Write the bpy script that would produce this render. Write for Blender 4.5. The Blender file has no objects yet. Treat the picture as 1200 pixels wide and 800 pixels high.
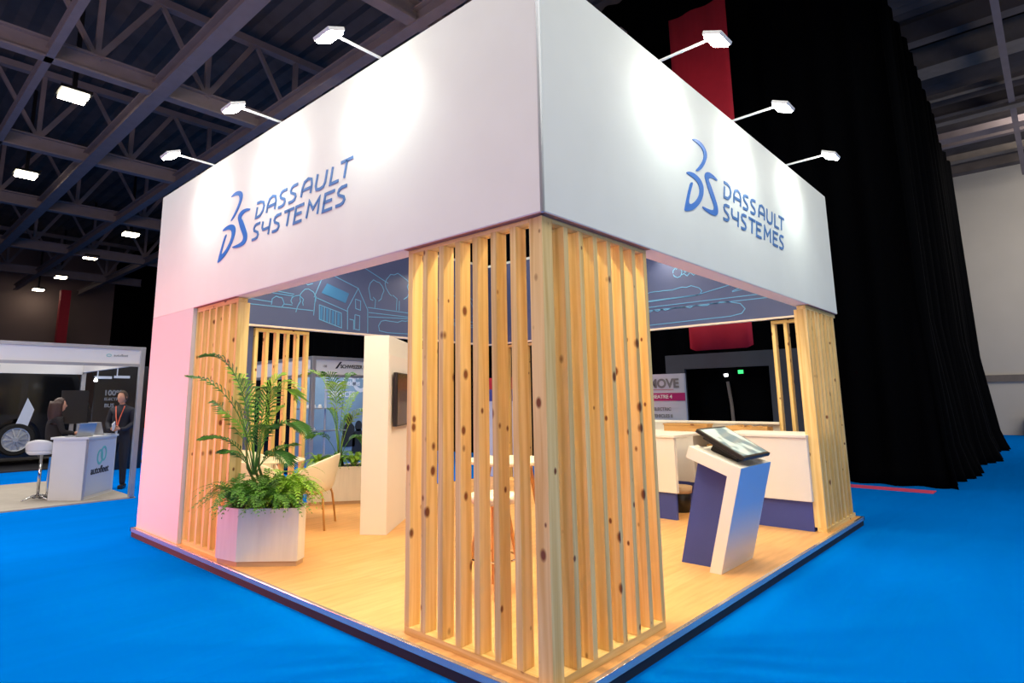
import bpy, math, random
from mathutils import Vector, Matrix
random.seed(7)
SC = bpy.context.scene
COL = SC.collection
PI = math.pi
R2 = math.sqrt(.5)

# ------------------------------------------------------------------ camera
F, PX, PY = 706.43, 572.27, 349.90
YAW, PIT, ROL = -0.0313, 0.1651, -0.0100
CAM = Vector((-2.5816, -1.9996, 1.4596))
_d = PI/4+YAW
FW = Vector((math.cos(_d)*math.cos(PIT), math.sin(_d)*math.cos(PIT), math.sin(PIT)))
_r = Vector((math.sin(_d), -math.cos(_d), 0)); _u = _r.cross(FW)
RT = _r*math.cos(ROL)+_u*math.sin(ROL); UP = -_r*math.sin(ROL)+_u*math.cos(ROL)
cd = bpy.data.cameras.new('camera'); cam = bpy.data.objects.new('camera', cd); COL.objects.link(cam)
cd.sensor_width = 36; cd.lens = F/1200*36
cd.shift_x = (600-PX)/1200; cd.shift_y = (PY-400)/1200
cd.clip_start = .05; cd.clip_end = 200
cam.matrix_world = Matrix(((RT.x, UP.x, -FW.x, CAM.x), (RT.y, UP.y, -FW.y, CAM.y), (RT.z, UP.z, -FW.z, CAM.z), (0, 0, 0, 1)))
SC.camera = cam

# ------------------------------------------------------------------ world, exposure, large lights
SC.view_settings.view_transform = 'Standard'; SC.view_settings.look = 'None'
SC.view_settings.gamma = 1; SC.view_settings.exposure = 0; SC.view_settings.use_curve_mapping = False
w = bpy.data.worlds.new('world'); SC.world = w; w.use_nodes = True
w.node_tree.nodes['Background'].inputs[0].default_value = (.75, .85, 1, 1)
w.node_tree.nodes['Background'].inputs[1].default_value = .05

def aim(o, loc, tgt):
    o.location = loc
    o.rotation_euler = (Vector(tgt)-Vector(loc)).to_track_quat('-Z', 'Y').to_euler()
def area(name, loc, tgt, sx, sy, power, colr, parent=None, spread=PI):
    l = bpy.data.lights.new(name, 'AREA'); l.shape = 'RECTANGLE'; l.size = sx; l.size_y = sy
    l.energy = power; l.color = colr; l.spread = spread
    o = bpy.data.objects.new(name, l); COL.objects.link(o); aim(o, loc, tgt)
    if parent: o.parent = parent
    return o
# hall lighting rigs overhead, outside the stand
area('hall_rig_light', (-4, 2, 8.6), (-3.4, 2, 0), 5, 10, 560, (1, .97, .88))
area('hall_rig_light', (4, -5, 8.6), (4, -4.5, 0), 12, 5, 640, (1, .97, .88))
area('hall_rig_light', (22, -6, 9.4), (27, -3, 2), 8, 5, 620, (1, .93, .85))
area('hall_rig_light', (-1, 12, 8.6), (-1, 11.8, 0), 6, 5, 520, (1, .96, .9))
area('hall_rig_light', (3, 20, 8.6), (3, 20, 0), 8, 6, 420, (1, .9, .85))
area('hall_rig_light', (4.5, 8.2, 8.6), (5.2, 10.4, 0), 4, 2, 330, (1, .97, .9))
area('booth_fill_light', (-.6, 11.6, 2.5), (-.2, 10.9, 0), 1.6, .8, 20, (1, .93, .84))  # unseen fill lights added to brighten the two booths
area('booth_fill_light', (5.6, 10.6, 2.45), (5.6, 10.9, 0), 2.2, .6, 26, (1, .97, .92))
# unseen fill lights added to brighten the ceiling
area('ceiling_fill_light', (-9, 6, 3.2), (-3, 16, 11), 6, 3, 420, (1, .74, .77))
area('ceiling_fill_light', (-5, -9, 3.2), (2, -1, 12), 6, 3, 380, (1, .93, .88))
area('ceiling_fill_light', (17, -9, 3.2), (21, -1, 11), 6, 3, 240, (1, .93, .88))
# pink stage wash coming from the neighbouring aisle on the left
area('pink_wash_light', (-3.6, 8.6, .9), (0, 5.2, .5), .8, .8, 100, (1, .18, .15), spread=1.45)
area('pink_wash_light', (-6.5, -1.5, 3.0), (0, 1.0, .8), 1, 1, 30, (1, .42, .4), spread=1.8)

# ------------------------------------------------------------------ materials
def NT(name):
    m = bpy.data.materials.new(name); m.use_nodes = True
    nt = m.node_tree; b = nt.nodes['Principled BSDF']
    return m, nt, b
def srgb(*c):
    return tuple(((x/255+.055)/1.055)**2.4 if x > 10 else x/255/12.92 for x in c)+(1,)
def mat(name, c, rough=.6, metal=0, emit=0, var=0, vscale=6, bump=0, bscale=60, spec=.5, stretch=(1, 1, 1)):
    m, nt, b = NT(name)
    b.inputs['Base Color'].default_value = c; b.inputs['Roughness'].default_value = rough
    b.inputs['Metallic'].default_value = metal; b.inputs['Specular IOR Level'].default_value = spec
    if emit:
        b.inputs['Emission Color'].default_value = c; b.inputs['Emission Strength'].default_value = emit
    tc = nt.nodes.new('ShaderNodeTexCoord'); mp = nt.nodes.new('ShaderNodeMapping'); mp.inputs['Scale'].default_value = stretch
    nt.links.new(tc.outputs['Object'], mp.inputs[0])
    if var:
        n = nt.nodes.new('ShaderNodeTexNoise'); n.inputs['Scale'].default_value = vscale; n.inputs['Detail'].default_value = 5
        r = nt.nodes.new('ShaderNodeValToRGB')
        r.color_ramp.elements[0].position = .3; r.color_ramp.elements[1].position = .7
        r.color_ramp.elements[0].color = tuple(x*(1-var) for x in c[:3])+(1,)
        r.color_ramp.elements[1].color = tuple(min(1, x*(1+var)) for x in c[:3])+(1,)
        nt.links.new(mp.outputs[0], n.inputs['Vector']); nt.links.new(n.outputs[0], r.inputs[0]); nt.links.new(r.outputs[0], b.inputs['Base Color'])
    if bump:
        n2 = nt.nodes.new('ShaderNodeTexNoise'); n2.inputs['Scale'].default_value = bscale; n2.inputs['Detail'].default_value = 4
        bp = nt.nodes.new('ShaderNodeBump'); bp.inputs['Strength'].default_value = bump; bp.inputs['Distance'].default_value = .02
        nt.links.new(mp.outputs[0], n2.inputs['Vector']); nt.links.new(n2.outputs[0], bp.inputs['Height']); nt.links.new(bp.outputs[0], b.inputs['Normal'])
    return m

def pine(name='pine', c0=(216, 178, 100), c1=(240, 212, 146), axis='Z', knots=True):
    m, nt, b = NT(name)
    N = nt.nodes.new; L = nt.links.new
    tc = N('ShaderNodeTexCoord'); oi = N('ShaderNodeObjectInfo')
    add = N('ShaderNodeVectorMath'); add.operation = 'ADD'
    comb = N('ShaderNodeVectorMath'); comb.operation = 'SCALE'; comb.inputs[0].default_value = (7.3, 3.1, 11.7)
    L(oi.outputs['Random'], comb.inputs['Scale']); L(tc.outputs['Object'], add.inputs[0]); L(comb.outputs[0], add.inputs[1])
    # grain
    mp = N('ShaderNodeMapping')
    s = {'Z': (26, 26, .9), 'X': (.9, 26, 26), 'Y': (26, .9, 26)}[axis]
    mp.inputs['Scale'].default_value = s; L(add.outputs[0], mp.inputs[0])
    n = N('ShaderNodeTexNoise'); n.inputs['Scale'].default_value = 1; n.inputs['Detail'].default_value = 5; n.inputs['Distortion'].default_value = .6
    L(mp.outputs[0], n.inputs['Vector'])
    r = N('ShaderNodeValToRGB'); r.color_ramp.elements[0].position = .32; r.color_ramp.elements[1].position = .62
    r.color_ramp.elements[0].color = srgb(*c0); r.color_ramp.elements[1].color = srgb(*c1)
    L(n.outputs[0], r.inputs[0])
    # knots: sparse voronoi cells
    k = {'Z': (1, 1, .62), 'X': (.62, 1, 1), 'Y': (1, .62, 1)}[axis]
    mk = N('ShaderNodeMapping'); mk.inputs['Scale'].default_value = tuple(10*x for x in k); L(add.outputs[0], mk.inputs[0])
    v = N('ShaderNodeTexVoronoi'); v.inputs['Scale'].default_value = 1; L(mk.outputs[0], v.inputs['Vector'])
    sep = N('ShaderNodeSeparateColor'); L(v.outputs['Color'], sep.inputs[0])
    gt = N('ShaderNodeMath'); gt.operation = 'GREATER_THAN'; gt.inputs[1].default_value = .25; L(sep.outputs[0], gt.inputs[0])
    mr = N('ShaderNodeMapRange'); mr.inputs['From Min'].default_value = .09; mr.inputs['From Max'].default_value = .17
    mr.inputs['To Min'].default_value = 1; mr.inputs['To Max'].default_value = 0; ad = N('ShaderNodeMath'); ad.operation = 'ADD'; ad.inputs[1].default_value = .62; L(sep.outputs[1], ad.inputs[0])
    md = N('ShaderNodeMath'); md.operation = 'MULTIPLY'; L(v.outputs['Distance'], md.inputs[0]); L(ad.outputs[0], md.inputs[1]); L(md.outputs[0], mr.inputs['Value'])
    mu = N('ShaderNodeMath'); mu.operation = 'MULTIPLY'; L(mr.outputs[0], mu.inputs[0]); L(gt.outputs[0], mu.inputs[1])
    mx = N('ShaderNodeMix'); mx.data_type = 'RGBA'; L(mu.outputs[0], mx.inputs['Factor']); L(r.outputs[0], mx.inputs['A'])
    mx.inputs['B'].default_value = srgb(118, 66, 26)
    # per-board tint
    hs = N('ShaderNodeHueSaturation'); mr2 = N('ShaderNodeMapRange'); mr2.inputs['To Min'].default_value = .88; mr2.inputs['To Max'].default_value = 1.08
    L(oi.outputs['Random'], mr2.inputs['Value']); L(mr2.outputs[0], hs.inputs['Value']); L((mx if knots else r).outputs['Result' if knots else 0], hs.inputs['Color'])
    L(hs.outputs[0], b.inputs['Base Color']); b.inputs['Roughness'].default_value = .55
    bp = N('ShaderNodeBump'); bp.inputs['Strength'].default_value = .12; bp.inputs['Distance'].default_value = .01
    L(n.outputs[0], bp.inputs['Height']); L(bp.outputs[0], b.inputs['Normal'])
    return m
M = {}
M['pineZ'] = pine('pine_upright'); M['pineX'] = pine('pine_rail_x', axis='X'); M['pineY'] = pine('pine_rail_y', axis='Y')
M['white'] = mat('white_laminate', srgb(226, 226, 224), .5, var=.02, vscale=2)
M['fascia'] = mat('fascia_fabric', srgb(230, 234, 224), .7, var=.015, vscale=3, bump=.05, bscale=400)
M['soffit'] = mat('soffit_lining', srgb(228, 218, 220), .6)
M['fascia_side'] = mat('fascia_edge', srgb(222, 210, 202), .6)
M['panel'] = mat('panel_white', srgb(228, 222, 220), .6)
M['endpanel'] = mat('end_panel_white', srgb(218, 214, 212), .6)
M['batten'] = mat('soffit_shade_brown', srgb(168, 112, 96), .7)  # brown that holds the shade under the fascia
M['metal'] = mat('brushed_aluminium', srgb(176, 180, 186), .38, .7, bump=.05)
M['edge_metal'] = mat('platform_trim', srgb(196, 200, 208), .22, .75)
M['black'] = mat('black_skirting', srgb(26, 26, 32), .6, var=.1)
M['navy'] = mat('navy_laminate', srgb(56, 72, 152), .55, var=.03)
M['mural'] = mat('mural_navy', srgb(66, 80, 128), .55, var=.06, vscale=1.2)
M['muralline'] = mat('mural_line', srgb(88, 156, 214), .5)
M['muralfill'] = mat('mural_panel_blue', srgb(48, 112, 176), .5)
M['logo'] = mat('logo_blue', srgb(52, 122, 205), .45, var=.04)
M['logotext'] = mat('lettering_blue', srgb(74, 126, 184), .45, var=.04)
M['drape'] = mat('black_drape', (.0012, .0014, .002, 1), .95, spec=.03, bump=.3, bscale=20)
M['red'] = mat('red_banner', srgb(188, 30, 52), .7, var=.04, bump=.1)
M['magenta'] = mat('magenta_print', srgb(176, 18, 110), .6)
M['steel'] = mat('painted_steel', srgb(138, 124, 124), .7, var=.08, vscale=3)
M['deck'] = mat('ceiling_deck', srgb(92, 84, 82), .9, var=.2, vscale=1.5)
M['duct'] = mat('duct_grey', srgb(122, 112, 104), .6, var=.1, vscale=5)
M['lamp'] = mat('lamp_emit', (1, .97, .9, 1), .5, emit=60)
M['halllamp'] = mat('hall_lamp_emit', (1, .9, .68, 1), .5, emit=22)
M['lampbody'] = mat('lamp_body_white', srgb(225, 225, 222), .4)
M['glass'] = mat('dark_screen', srgb(14, 15, 18), .12)
M['blackplastic'] = mat('black_plastic', srgb(24, 23, 24), .4)
M['greywall'] = mat('grey_flat', srgb(66, 70, 78), .85, var=.05)
M['hallwall'] = mat('hall_wall_paint', srgb(205, 198, 186), .85, var=.03, vscale=.8)
M['brown'] = mat('far_wall', srgb(128, 108, 104), .9, var=.06, vscale=.3)
M['chair'] = mat('chair_shell', srgb(238, 230, 208), .45, var=.02)
M['oak'] = pine('oak_leg', (196, 140, 76), (214, 160, 92), 'Z', False)
M['tray'] = pine('rustic_wood', (176, 128, 72), (206, 160, 98), 'Y', True)
M['leaf'] = mat('fern_green', srgb(84, 138, 40), .5, var=.3, vscale=9)
M['leaf2'] = mat('fern_light', srgb(128, 178, 44), .5, var=.25, vscale=9)
M['palm'] = mat('palm_green', srgb(70, 124, 48), .42, var=.25, vscale=7)
M['palmlight'] = mat('palm_fresh', srgb(134, 184, 66), .42, var=.2, vscale=7)
M['stem'] = mat('palm_stem', srgb(76, 98, 44), .6, var=.3, vscale=12)
M['soil'] = mat('soil', srgb(44, 34, 26), .95, var=.3, vscale=30)
M['planter'] = mat('planter_white', srgb(224, 220, 214), .5, var=.05, vscale=3, stretch=(6, 6, .7))
M['kick'] = mat('planter_kick', srgb(190, 160, 130), .6)
M['chrome'] = mat('chrome', srgb(215, 215, 215), .12, 1)
M['skin'] = mat('skin', srgb(205, 150, 122), .55)
M['suit'] = mat('suit_cloth', srgb(30, 32, 44), .8, bump=.1)
M['cloth'] = mat('black_cloth', srgb(26, 22, 26), .85, bump=.1)
M['hair'] = mat('brown_hair', srgb(58, 34, 26), .55, var=.2, vscale=40)
M['darkhair'] = mat('short_hair', srgb(66, 50, 40), .7)
M['paper'] = mat('paper', srgb(225, 228, 232), .6)
M['lanyard'] = mat('lanyard_orange', srgb(224, 110, 84), .6)
M['greyprint'] = mat('grey_lettering', srgb(120, 124, 130), .6)
M['darkprint'] = mat('dark_lettering', srgb(36, 38, 42), .6)
M['whiteprint'] = mat('white_lettering', srgb(240, 240, 240), .6)
M['teal'] = mat('teal_print', srgb(110, 196, 196), .5)
M['signwhite'] = mat('sign_white', srgb(196, 204, 220), .6)
M['bluewall'] = mat('blue_grey_graphic', srgb(122, 150, 176), .65, var=.1, vscale=2)
M['carbody'] = mat('car_paint', srgb(14, 16, 22), .2, spec=.6)
M['tyre'] = mat('tyre', srgb(18, 18, 18), .85)
M['greencarpet'] = mat('booth_floor', srgb(172, 164, 152), .9, var=.05)
M['pinkfloor'] = mat('pink_carpet', srgb(226, 70, 110), .9)
M['exit'] = mat('exit_green', (.05, .85, .2, 1), .5, emit=1.6)
M['whitelamp'] = mat('white_lamp', (1, 1, 1, 1), .5, emit=4)

def carpet():
    m, nt, b = NT('blue_carpet'); N = nt.nodes.new; L = nt.links.new
    tc = N('ShaderNodeTexCoord')
    n = N('ShaderNodeTexNoise'); n.inputs['Scale'].default_value = .55; n.inputs['Detail'].default_value = 3
    n.inputs['Distortion'].default_value = 1.2
    mp = N('ShaderNodeMapping'); mp.inputs['Scale'].default_value = (.5, 2.2, 1); mp.inputs['Rotation'].default_value = (0, 0, .5)
    L(tc.outputs['Object'], mp.inputs[0]); L(mp.outputs[0], n.inputs['Vector'])
    r = N('ShaderNodeValToRGB'); r.color_ramp.elements[0].color = srgb(0, 110, 206); r.color_ramp.elements[1].color = srgb(0, 124, 228)
    L(n.outputs[0], r.inputs[0]); L(r.outputs[0], b.inputs['Base Color'])
    b.inputs['Roughness'].default_value = .95; b.inputs['Specular IOR Level'].default_value = .0
    n2 = N('ShaderNodeTexNoise'); n2.inputs['Scale'].default_value = 1.2; n2.inputs['Detail'].default_value = 2; n2.inputs['Distortion'].default_value = 1.5
    L(mp.outputs[0], n2.inputs['Vector'])
    bp = N('ShaderNodeBump'); bp.inputs['Strength'].default_value = .35; bp.inputs['Distance'].default_value = .06
    L(n2.outputs[0], bp.inputs['Height']); L(bp.outputs[0], b.inputs['Normal'])
    return m
def woodfloor():
    m, nt, b = NT('oak_floor'); N = nt.nodes.new; L = nt.links.new
    tc = N('ShaderNodeTexCoord')
    br = N('ShaderNodeTexBrick'); br.inputs['Scale'].default_value = 1
    br.inputs['Brick Width'].default_value = 1.3; br.inputs['Row Height'].default_value = .19; br.inputs['Mortar Size'].default_value = .0015
    br.inputs['Color1'].default_value = srgb(224, 168, 104); br.inputs['Color2'].default_value = srgb(230, 178, 116); br.inputs['Mortar'].default_value = srgb(205, 160, 100)
    L(tc.outputs['Object'], br.inputs['Vector'])
    mp = N('ShaderNodeMapping'); mp.inputs['Scale'].default_value = (1.5, 14, 1); L(tc.outputs['Object'], mp.inputs[0])
    n = N('ShaderNodeTexNoise'); n.inputs['Scale'].default_value = 1.4; n.inputs['Detail'].default_value = 4; L(mp.outputs[0], n.inputs['Vector'])
    mx = N('ShaderNodeMix'); mx.data_type = 'RGBA'; mx.blend_type = 'MULTIPLY'; mx.inputs['Factor'].default_value = 1
    r = N('ShaderNodeValToRGB'); r.color_ramp.elements[0].position = .3; r.color_ramp.elements[0].color = (.84, .8, .74, 1); r.color_ramp.elements[1].position = .6; r.color_ramp.elements[1].color = (1, 1, 1, 1)
    L(n.outputs[0], r.inputs[0]); L(br.outputs[0], mx.inputs['A']); L(r.outputs[0], mx.inputs['B']); L(mx.outputs['Result'], b.inputs['Base Color'])
    b.inputs['Roughness'].default_value = .42
    return m
M['carpet'] = carpet(); M['floor'] = woodfloor()
def kioskfront():
    m, nt, b = NT('kiosk_gradient'); N = nt.nodes.new; L = nt.links.new
    tc = N('ShaderNodeTexCoord'); sp = N('ShaderNodeSeparateXYZ'); L(tc.outputs['Object'], sp.inputs[0])
    mr = N('ShaderNodeMapRange'); mr.inputs['From Min'].default_value = .15; mr.inputs['From Max'].default_value = .55; L(sp.outputs[2], mr.inputs['Value'])
    r = N('ShaderNodeValToRGB'); r.color_ramp.elements[0].color = srgb(222, 216, 212); r.color_ramp.elements[1].color = srgb(140, 192, 244)
    L(mr.outputs[0], r.inputs[0]); L(r.outputs[0], b.inputs['Base Color']); b.inputs['Roughness'].default_value = .45
    return m
M['kioskfront'] = kioskfront()

# ------------------------------------------------------------------ mesh building
class MB:
    def __init__(s): s.v = []; s.f = []
    def add(s, vs, fs):
        k = len(s.v); s.v += [tuple(x) for x in vs]; s.f += [tuple(i+k for i in f) for f in fs]; return s
    def box(s, x0, x1, y0, y1, z0, z1):
        v = [(x, y, z) for z in (z0, z1) for y in (y0, y1) for x in (x0, x1)]
        return s.add(v, [(0, 2, 3, 1), (4, 5, 7, 6), (0, 1, 5, 4), (2, 6, 7, 3), (0, 4, 6, 2), (1, 3, 7, 5)])
    def obox(s, a, b, w, h, up=(0, 0, 1)):   # bar from a to b, width w, height h centred
        a = Vector(a); b = Vector(b); d = (b-a).normalized(); u = Vector(up)
        if abs(d.dot(u)) > .98: u = Vector((1, 0, 0))
        sd = d.cross(u).normalized()*w/2; uu = sd.cross(d).normalized()*h/2
        v = [a-sd-uu, a+sd-uu, a+sd+uu, a-sd+uu, b-sd-uu, b+sd-uu, b+sd+uu, b-sd+uu]
        return s.add(v, [(0, 1, 2, 3), (7, 6, 5, 4), (0, 4, 5, 1), (1, 5, 6, 2), (2, 6, 7, 3), (3, 7, 4, 0)])
    def prism(s, poly, fn, d0, d1):          # poly 2d extruded; fn(u,v,d)->xyz
        n = len(poly); v = [fn(a, b, d0) for a, b in poly]+[fn(a, b, d1) for a, b in poly]
        return s.add(v, [tuple(range(n))[::-1], tuple(range(n, 2*n))]+[(i, (i+1) % n, n+(i+1) % n, n+i) for i in range(n)])
    def ribbon(s, pts, w, fn, d0, d1, caps=True):
        P = [Vector(p) for p in pts]; L = []; R = []
        for i, p in enumerate(P):
            a = (P[i]-P[i-1]).normalized() if i else (P[1]-P[0]).normalized()
            b = (P[i+1]-P[i]).normalized() if i < len(P)-1 else a
            t = (a+b); t = t.normalized() if t.length > 1e-6 else a
            n = Vector((-t.y, t.x)); k = 1/max(.55, n.dot(Vector((-a.y, a.x))))
            L.append(p+n*w/2*k); R.append(p-n*w/2*k)
        for i in range(len(P)-1):
            q = [L[i], R[i], R[i+1], L[i+1]]
            v = [fn(c.x, c.y, d0) for c in q]+[fn(c.x, c.y, d1) for c in q]
            s.add(v, [(0, 1, 2, 3), (7, 6, 5, 4), (0, 4, 5, 1), (1, 5, 6, 2), (2, 6, 7, 3), (3, 7, 4, 0)])
        return s
    def tube(s, pts, r, n=8, r1=None):
        pts = [Vector(p) for p in pts]; m = len(pts); rings = []
        up = Vector((0, 0, 1))
        for i, p in enumerate(pts):
            t = (pts[min(i+1, m-1)]-pts[max(i-1, 0)]).normalized()
            u = up if abs(t.dot(up)) < .95 else Vector((1, 0, 0))
            a = t.cross(u).normalized(); b = a.cross(t).normalized()
            rr = r if r1 is None else r+(r1-r)*i/(m-1)
            rings.append([p+(a*math.cos(2*PI*k/n)+b*math.sin(2*PI*k/n))*rr for k in range(n)])
        v = [x for q in rings for x in q]; f = []
        for i in range(m-1):
            for k in range(n): f.append((i*n+k, i*n+(k+1) % n, (i+1)*n+(k+1) % n, (i+1)*n+k))
        f += [tuple(range(n))[::-1], tuple(range((m-1)*n, m*n))]
        return s.add(v, f)
    def lathe(s, prof, c=(0, 0, 0), n=24, fn=None):   # prof [(r,z)]
        v = []; f = []; m = len(prof)
        for r, z in prof:
            for k in range(n):
                a = 2*PI*k/n; p = (r*math.cos(a), r*math.sin(a), z)
                if fn: p = fn(*p)
                v.append((p[0]+c[0], p[1]+c[1], p[2]+c[2]))
        for i in range(m-1):
            for k in range(n): f.append((i*n+k, i*n+(k+1) % n, (i+1)*n+(k+1) % n, (i+1)*n+k))
        f += [tuple(range(n))[::-1], tuple(range((m-1)*n, m*n))]
        return s.add(v, f)
    def build(s, name, material, parent=None, loc=None, smooth=False, bevel=0, subsurf=0):
        me = bpy.data.meshes.new(name); vs = s.v
        if loc is not None: vs = [(a-loc[0], b-loc[1], c-loc[2]) for a, b, c in vs]
        me.from_pydata(vs, [], s.f); me.validate()
        me.materials.append(M[material] if isinstance(material, str) else material)
        if smooth: me.polygons.foreach_set('use_smooth', [True]*len(me.polygons))
        o = bpy.data.objects.new(name, me); COL.objects.link(o)
        if loc is not None: o.location = loc
        if bevel:
            b = o.modifiers.new('bevel', 'BEVEL'); b.width = bevel; b.segments = 2; b.limit_method = 'ANGLE'
        if subsurf:
            b = o.modifiers.new('subsurf', 'SUBSURF'); b.levels = subsurf; b.render_levels = subsurf
        if parent:
            o.parent = parent
            pl = parent_world(parent)
            o.location = Vector(o.location)-pl
        return o
def parent_world(p):
    l = Vector((0, 0, 0))
    while p is not None: l = l+Vector(p.location); p = p.parent
    return l
def tag(o, label, cat, group=None, kind=None):
    o['label'] = label; o['category'] = cat
    if group: o['group'] = group
    if kind: o['kind'] = kind
    return o
def thing(name, loc, label, cat, group=None):
    o = bpy.data.objects.new(name, None); COL.objects.link(o); o.location = loc; o.empty_display_size = .1
    return tag(o, label, cat, group)
def struct(o): o['kind'] = 'structure'; return o
def copy_tree(o, parent=None):
    c = o.copy(); COL.objects.link(c); c.parent = parent
    for ch in list(o.children): copy_tree(ch, c)
    return c
def text(name, body, material, parent, fn, size, depth=.004, bold=0, spacing=1, shear=0):
    cu = bpy.data.curves.new(name, 'FONT'); cu.body = body; cu.size = size; cu.extrude = depth/2; cu.offset = bold; cu.space_character = spacing; cu.shear = shear
    o = bpy.data.objects.new('tmp', cu); COL.objects.link(o)
    dg = bpy.context.evaluated_depsgraph_get(); me = bpy.data.meshes.new_from_object(o.evaluated_get(dg))
    bpy.data.objects.remove(o)
    for v in me.vertices: v.co = Vector(fn(v.co.x, v.co.y, v.co.z+depth/2))-parent_world(parent)
    me.name = name; me.materials.clear(); me.materials.append(M[material])
    q = bpy.data.objects.new(name, me); COL.objects.link(q); q.parent = parent
    return q
XZ = lambda y, s=-1: (lambda u, v, d: (u, y+s*d, v))     # plane facing -y (s=-1)
YZ = lambda x, s=-1: (lambda u, v, d: (x+s*d, u, v))
XY = lambda u, v, d: (u, v, d)

def pix(px, py, ax, c):                                   # where the sight line through a photo point meets a plane
    v = FW+RT*((px-PX)/F)-UP*((py-PY)/F); i = 'xyz'.index(ax)
    return CAM+v*((c-CAM[i])/v[i])

# ================================================================== SETTING
HZ = -0.1
floor = struct(MB().box(-14, 32, -16, 52, HZ-.2, HZ).build('floor', 'carpet'))
L = 6.116; W = 6.19
# right hall wall
wr = struct(MB().box(28.5, 28.8, -16, 14, HZ, 10.7).build('wall_right', 'hallwall'))
struct(MB().box(28.35, 28.8, -16, 14, 10.7, 11.2).build('trim_1', 'deck'))
struct(MB().box(28.42, 28.5, -16, .29, 1.93, 2.2).build('trim_2', 'duct'))
struct(MB().box(-14, 32, 49, 49.3, HZ, 12).build('wall_back', 'brown'))
struct(MB().box(-14.3, -14, -16, 52, HZ, 12).build('wall_left', 'brown'))
# ceilings: higher over the stands, lower beyond the drapes, corrugated
def corrug(name, x0, x1, y0, y1, z, pitch, amp, mat_):
    mb = MB(); n = int((x1-x0)/pitch*2)
    for i in range(n+1):
        x = x0+(x1-x0)*i/n; zz = z+(amp if i % 2 else 0)
        mb.v += [(x, y0, zz), (x, y1, zz)]
    for i in range(n): mb.f.append((2*i, 2*i+1, 2*i+3, 2*i+2))
    return struct(mb.build(name, mat_))
corrug('ceiling', -14, 10.75, -16, 52, 12.0, .6, .12, 'deck')
corrug('ceiling_lower', 10.75, 32, -16, 49, 10.9, .35, .08, 'deck')

# roof trusses, each a thing (chords + web)
def truss_x(y, x0, x1, zb=9.0, zt=11.6, label='', webs=()):
    t = thing('roof_truss', (x0, y, zb), label, 'roof truss', 'roof trusses running across the hall')
    MB().box(x0, x1, y-.14, y+.14, zb, zb+.05).box(x0, x1, y-.03, y+.03, zb+.05, zb+.42).box(x0, x1, y-.14, y+.14, zb+.42, zb+.47).build('bottom_chord', 'steel', t)
    MB().box(x0, x1, y-.12, y+.12, zt-.2, zt).build('top_chord', 'steel', t)
    x = x0+.4; k = 0; mb = MB()
    while x < x1-1.2:
        if k % 2: mb.obox((x, y, zb+.4), (x+1.25, y, zt-.1), .14, .14, (0, 1, 0))
        else: mb.obox((x+1.25, y, zb+.4), (x, y, zt-.1), .1, .1, (0, 1, 0)).obox((x+1.25, y, zb+.4), (x+1.25, y, zt-.1), .12, .12, (0, 1, 0))
        x += 1.25; k += 1
    mb.build('web', 'steel', t)
for y, lb in ((6.72, 'grey roof truss nearest the stand, above its upper left edge'), (13.55, 'grey steel roof truss crossing the top left corner of the photo'),
              (19.75, 'grey roof truss second behind the top left one'), (26.4, 'grey roof truss third back over the left booth'), (34.3, 'long pale roof truss fourth back above the small lamps'),
              (41.5, 'farthest dim roof truss over the left side')):
    truss_x(y, -6, 10.2, label=lb)
def beam_y(x, y0, y1, z, w_, h_, label, name='roof_beam'):
    o = MB().box(x-w_/2, x+w_/2, y0, y1, z, z+.04).box(x-.02, x+.02, y0, y1, z+.04, z+h_-.04).box(x-w_/2, x+w_/2, y0, y1, z+h_-.04, z+h_).build(name, 'steel')
    return tag(o, label, 'roof beam', 'roof beams running away from the camera')
beam_y(2.0, 4, 48, 8.95, .34, .4, 'grey roof beam running away left of the upper floodlights')
beam_y(4.62, 4, 48, 8.95, .26, .36, 'grey roof beam running away behind the stand top left edge')
beam_y(-.25, 6, 48, 9.0, .16, .3, 'thin grey roof beam left of the widest one, top left')
beam_y(8.2, 4, 48, 9.0, .26, .36, 'roof beam nearest the black drapes')
# purlins and rails above the right aisle
for i, (x, z, h_, w_, mt) in enumerate([(15.2, 10.3, .5, .3, 'deck'), (16.9, 10.2, .6, .7, 'duct'), (18.5, 10.0, .14, .14, 'duct'), (18.95, 9.4, .1, .25, 'duct'), (20.6, 10.2, .3, .4, 'deck'), (22.6, 10.1, .2, .5, 'steel'),
                                 (23.6, 10.2, .18, .18, 'steel'), (24.9, 10.0, .22, .3, 'duct'), (26.9, 10.1, .3, .4, 'deck')]):
    o = MB().box(x-w_/2, x+w_/2, -14, 8, z, z+h_).box(x-w_/2-.03, x+w_/2+.03, -14, 8, z-.03, z).build('ceiling_rail', mt)
    tag(o, ('first', 'second', 'third', 'fourth, brightest', 'fifth', 'sixth', 'seventh', 'eighth', 'ninth')[i]+' ceiling rail from the top right corner down to the white wall', 'ceiling rail', 'ceiling rails over the right aisle')
tag(MB().box(9.0, 26.5, -2.0, -1.86, 9.45, 9.75).build('ceiling_strut', 'steel'), 'grey strut crossing under the rails in the top right corner', 'ceiling strut')

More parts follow.
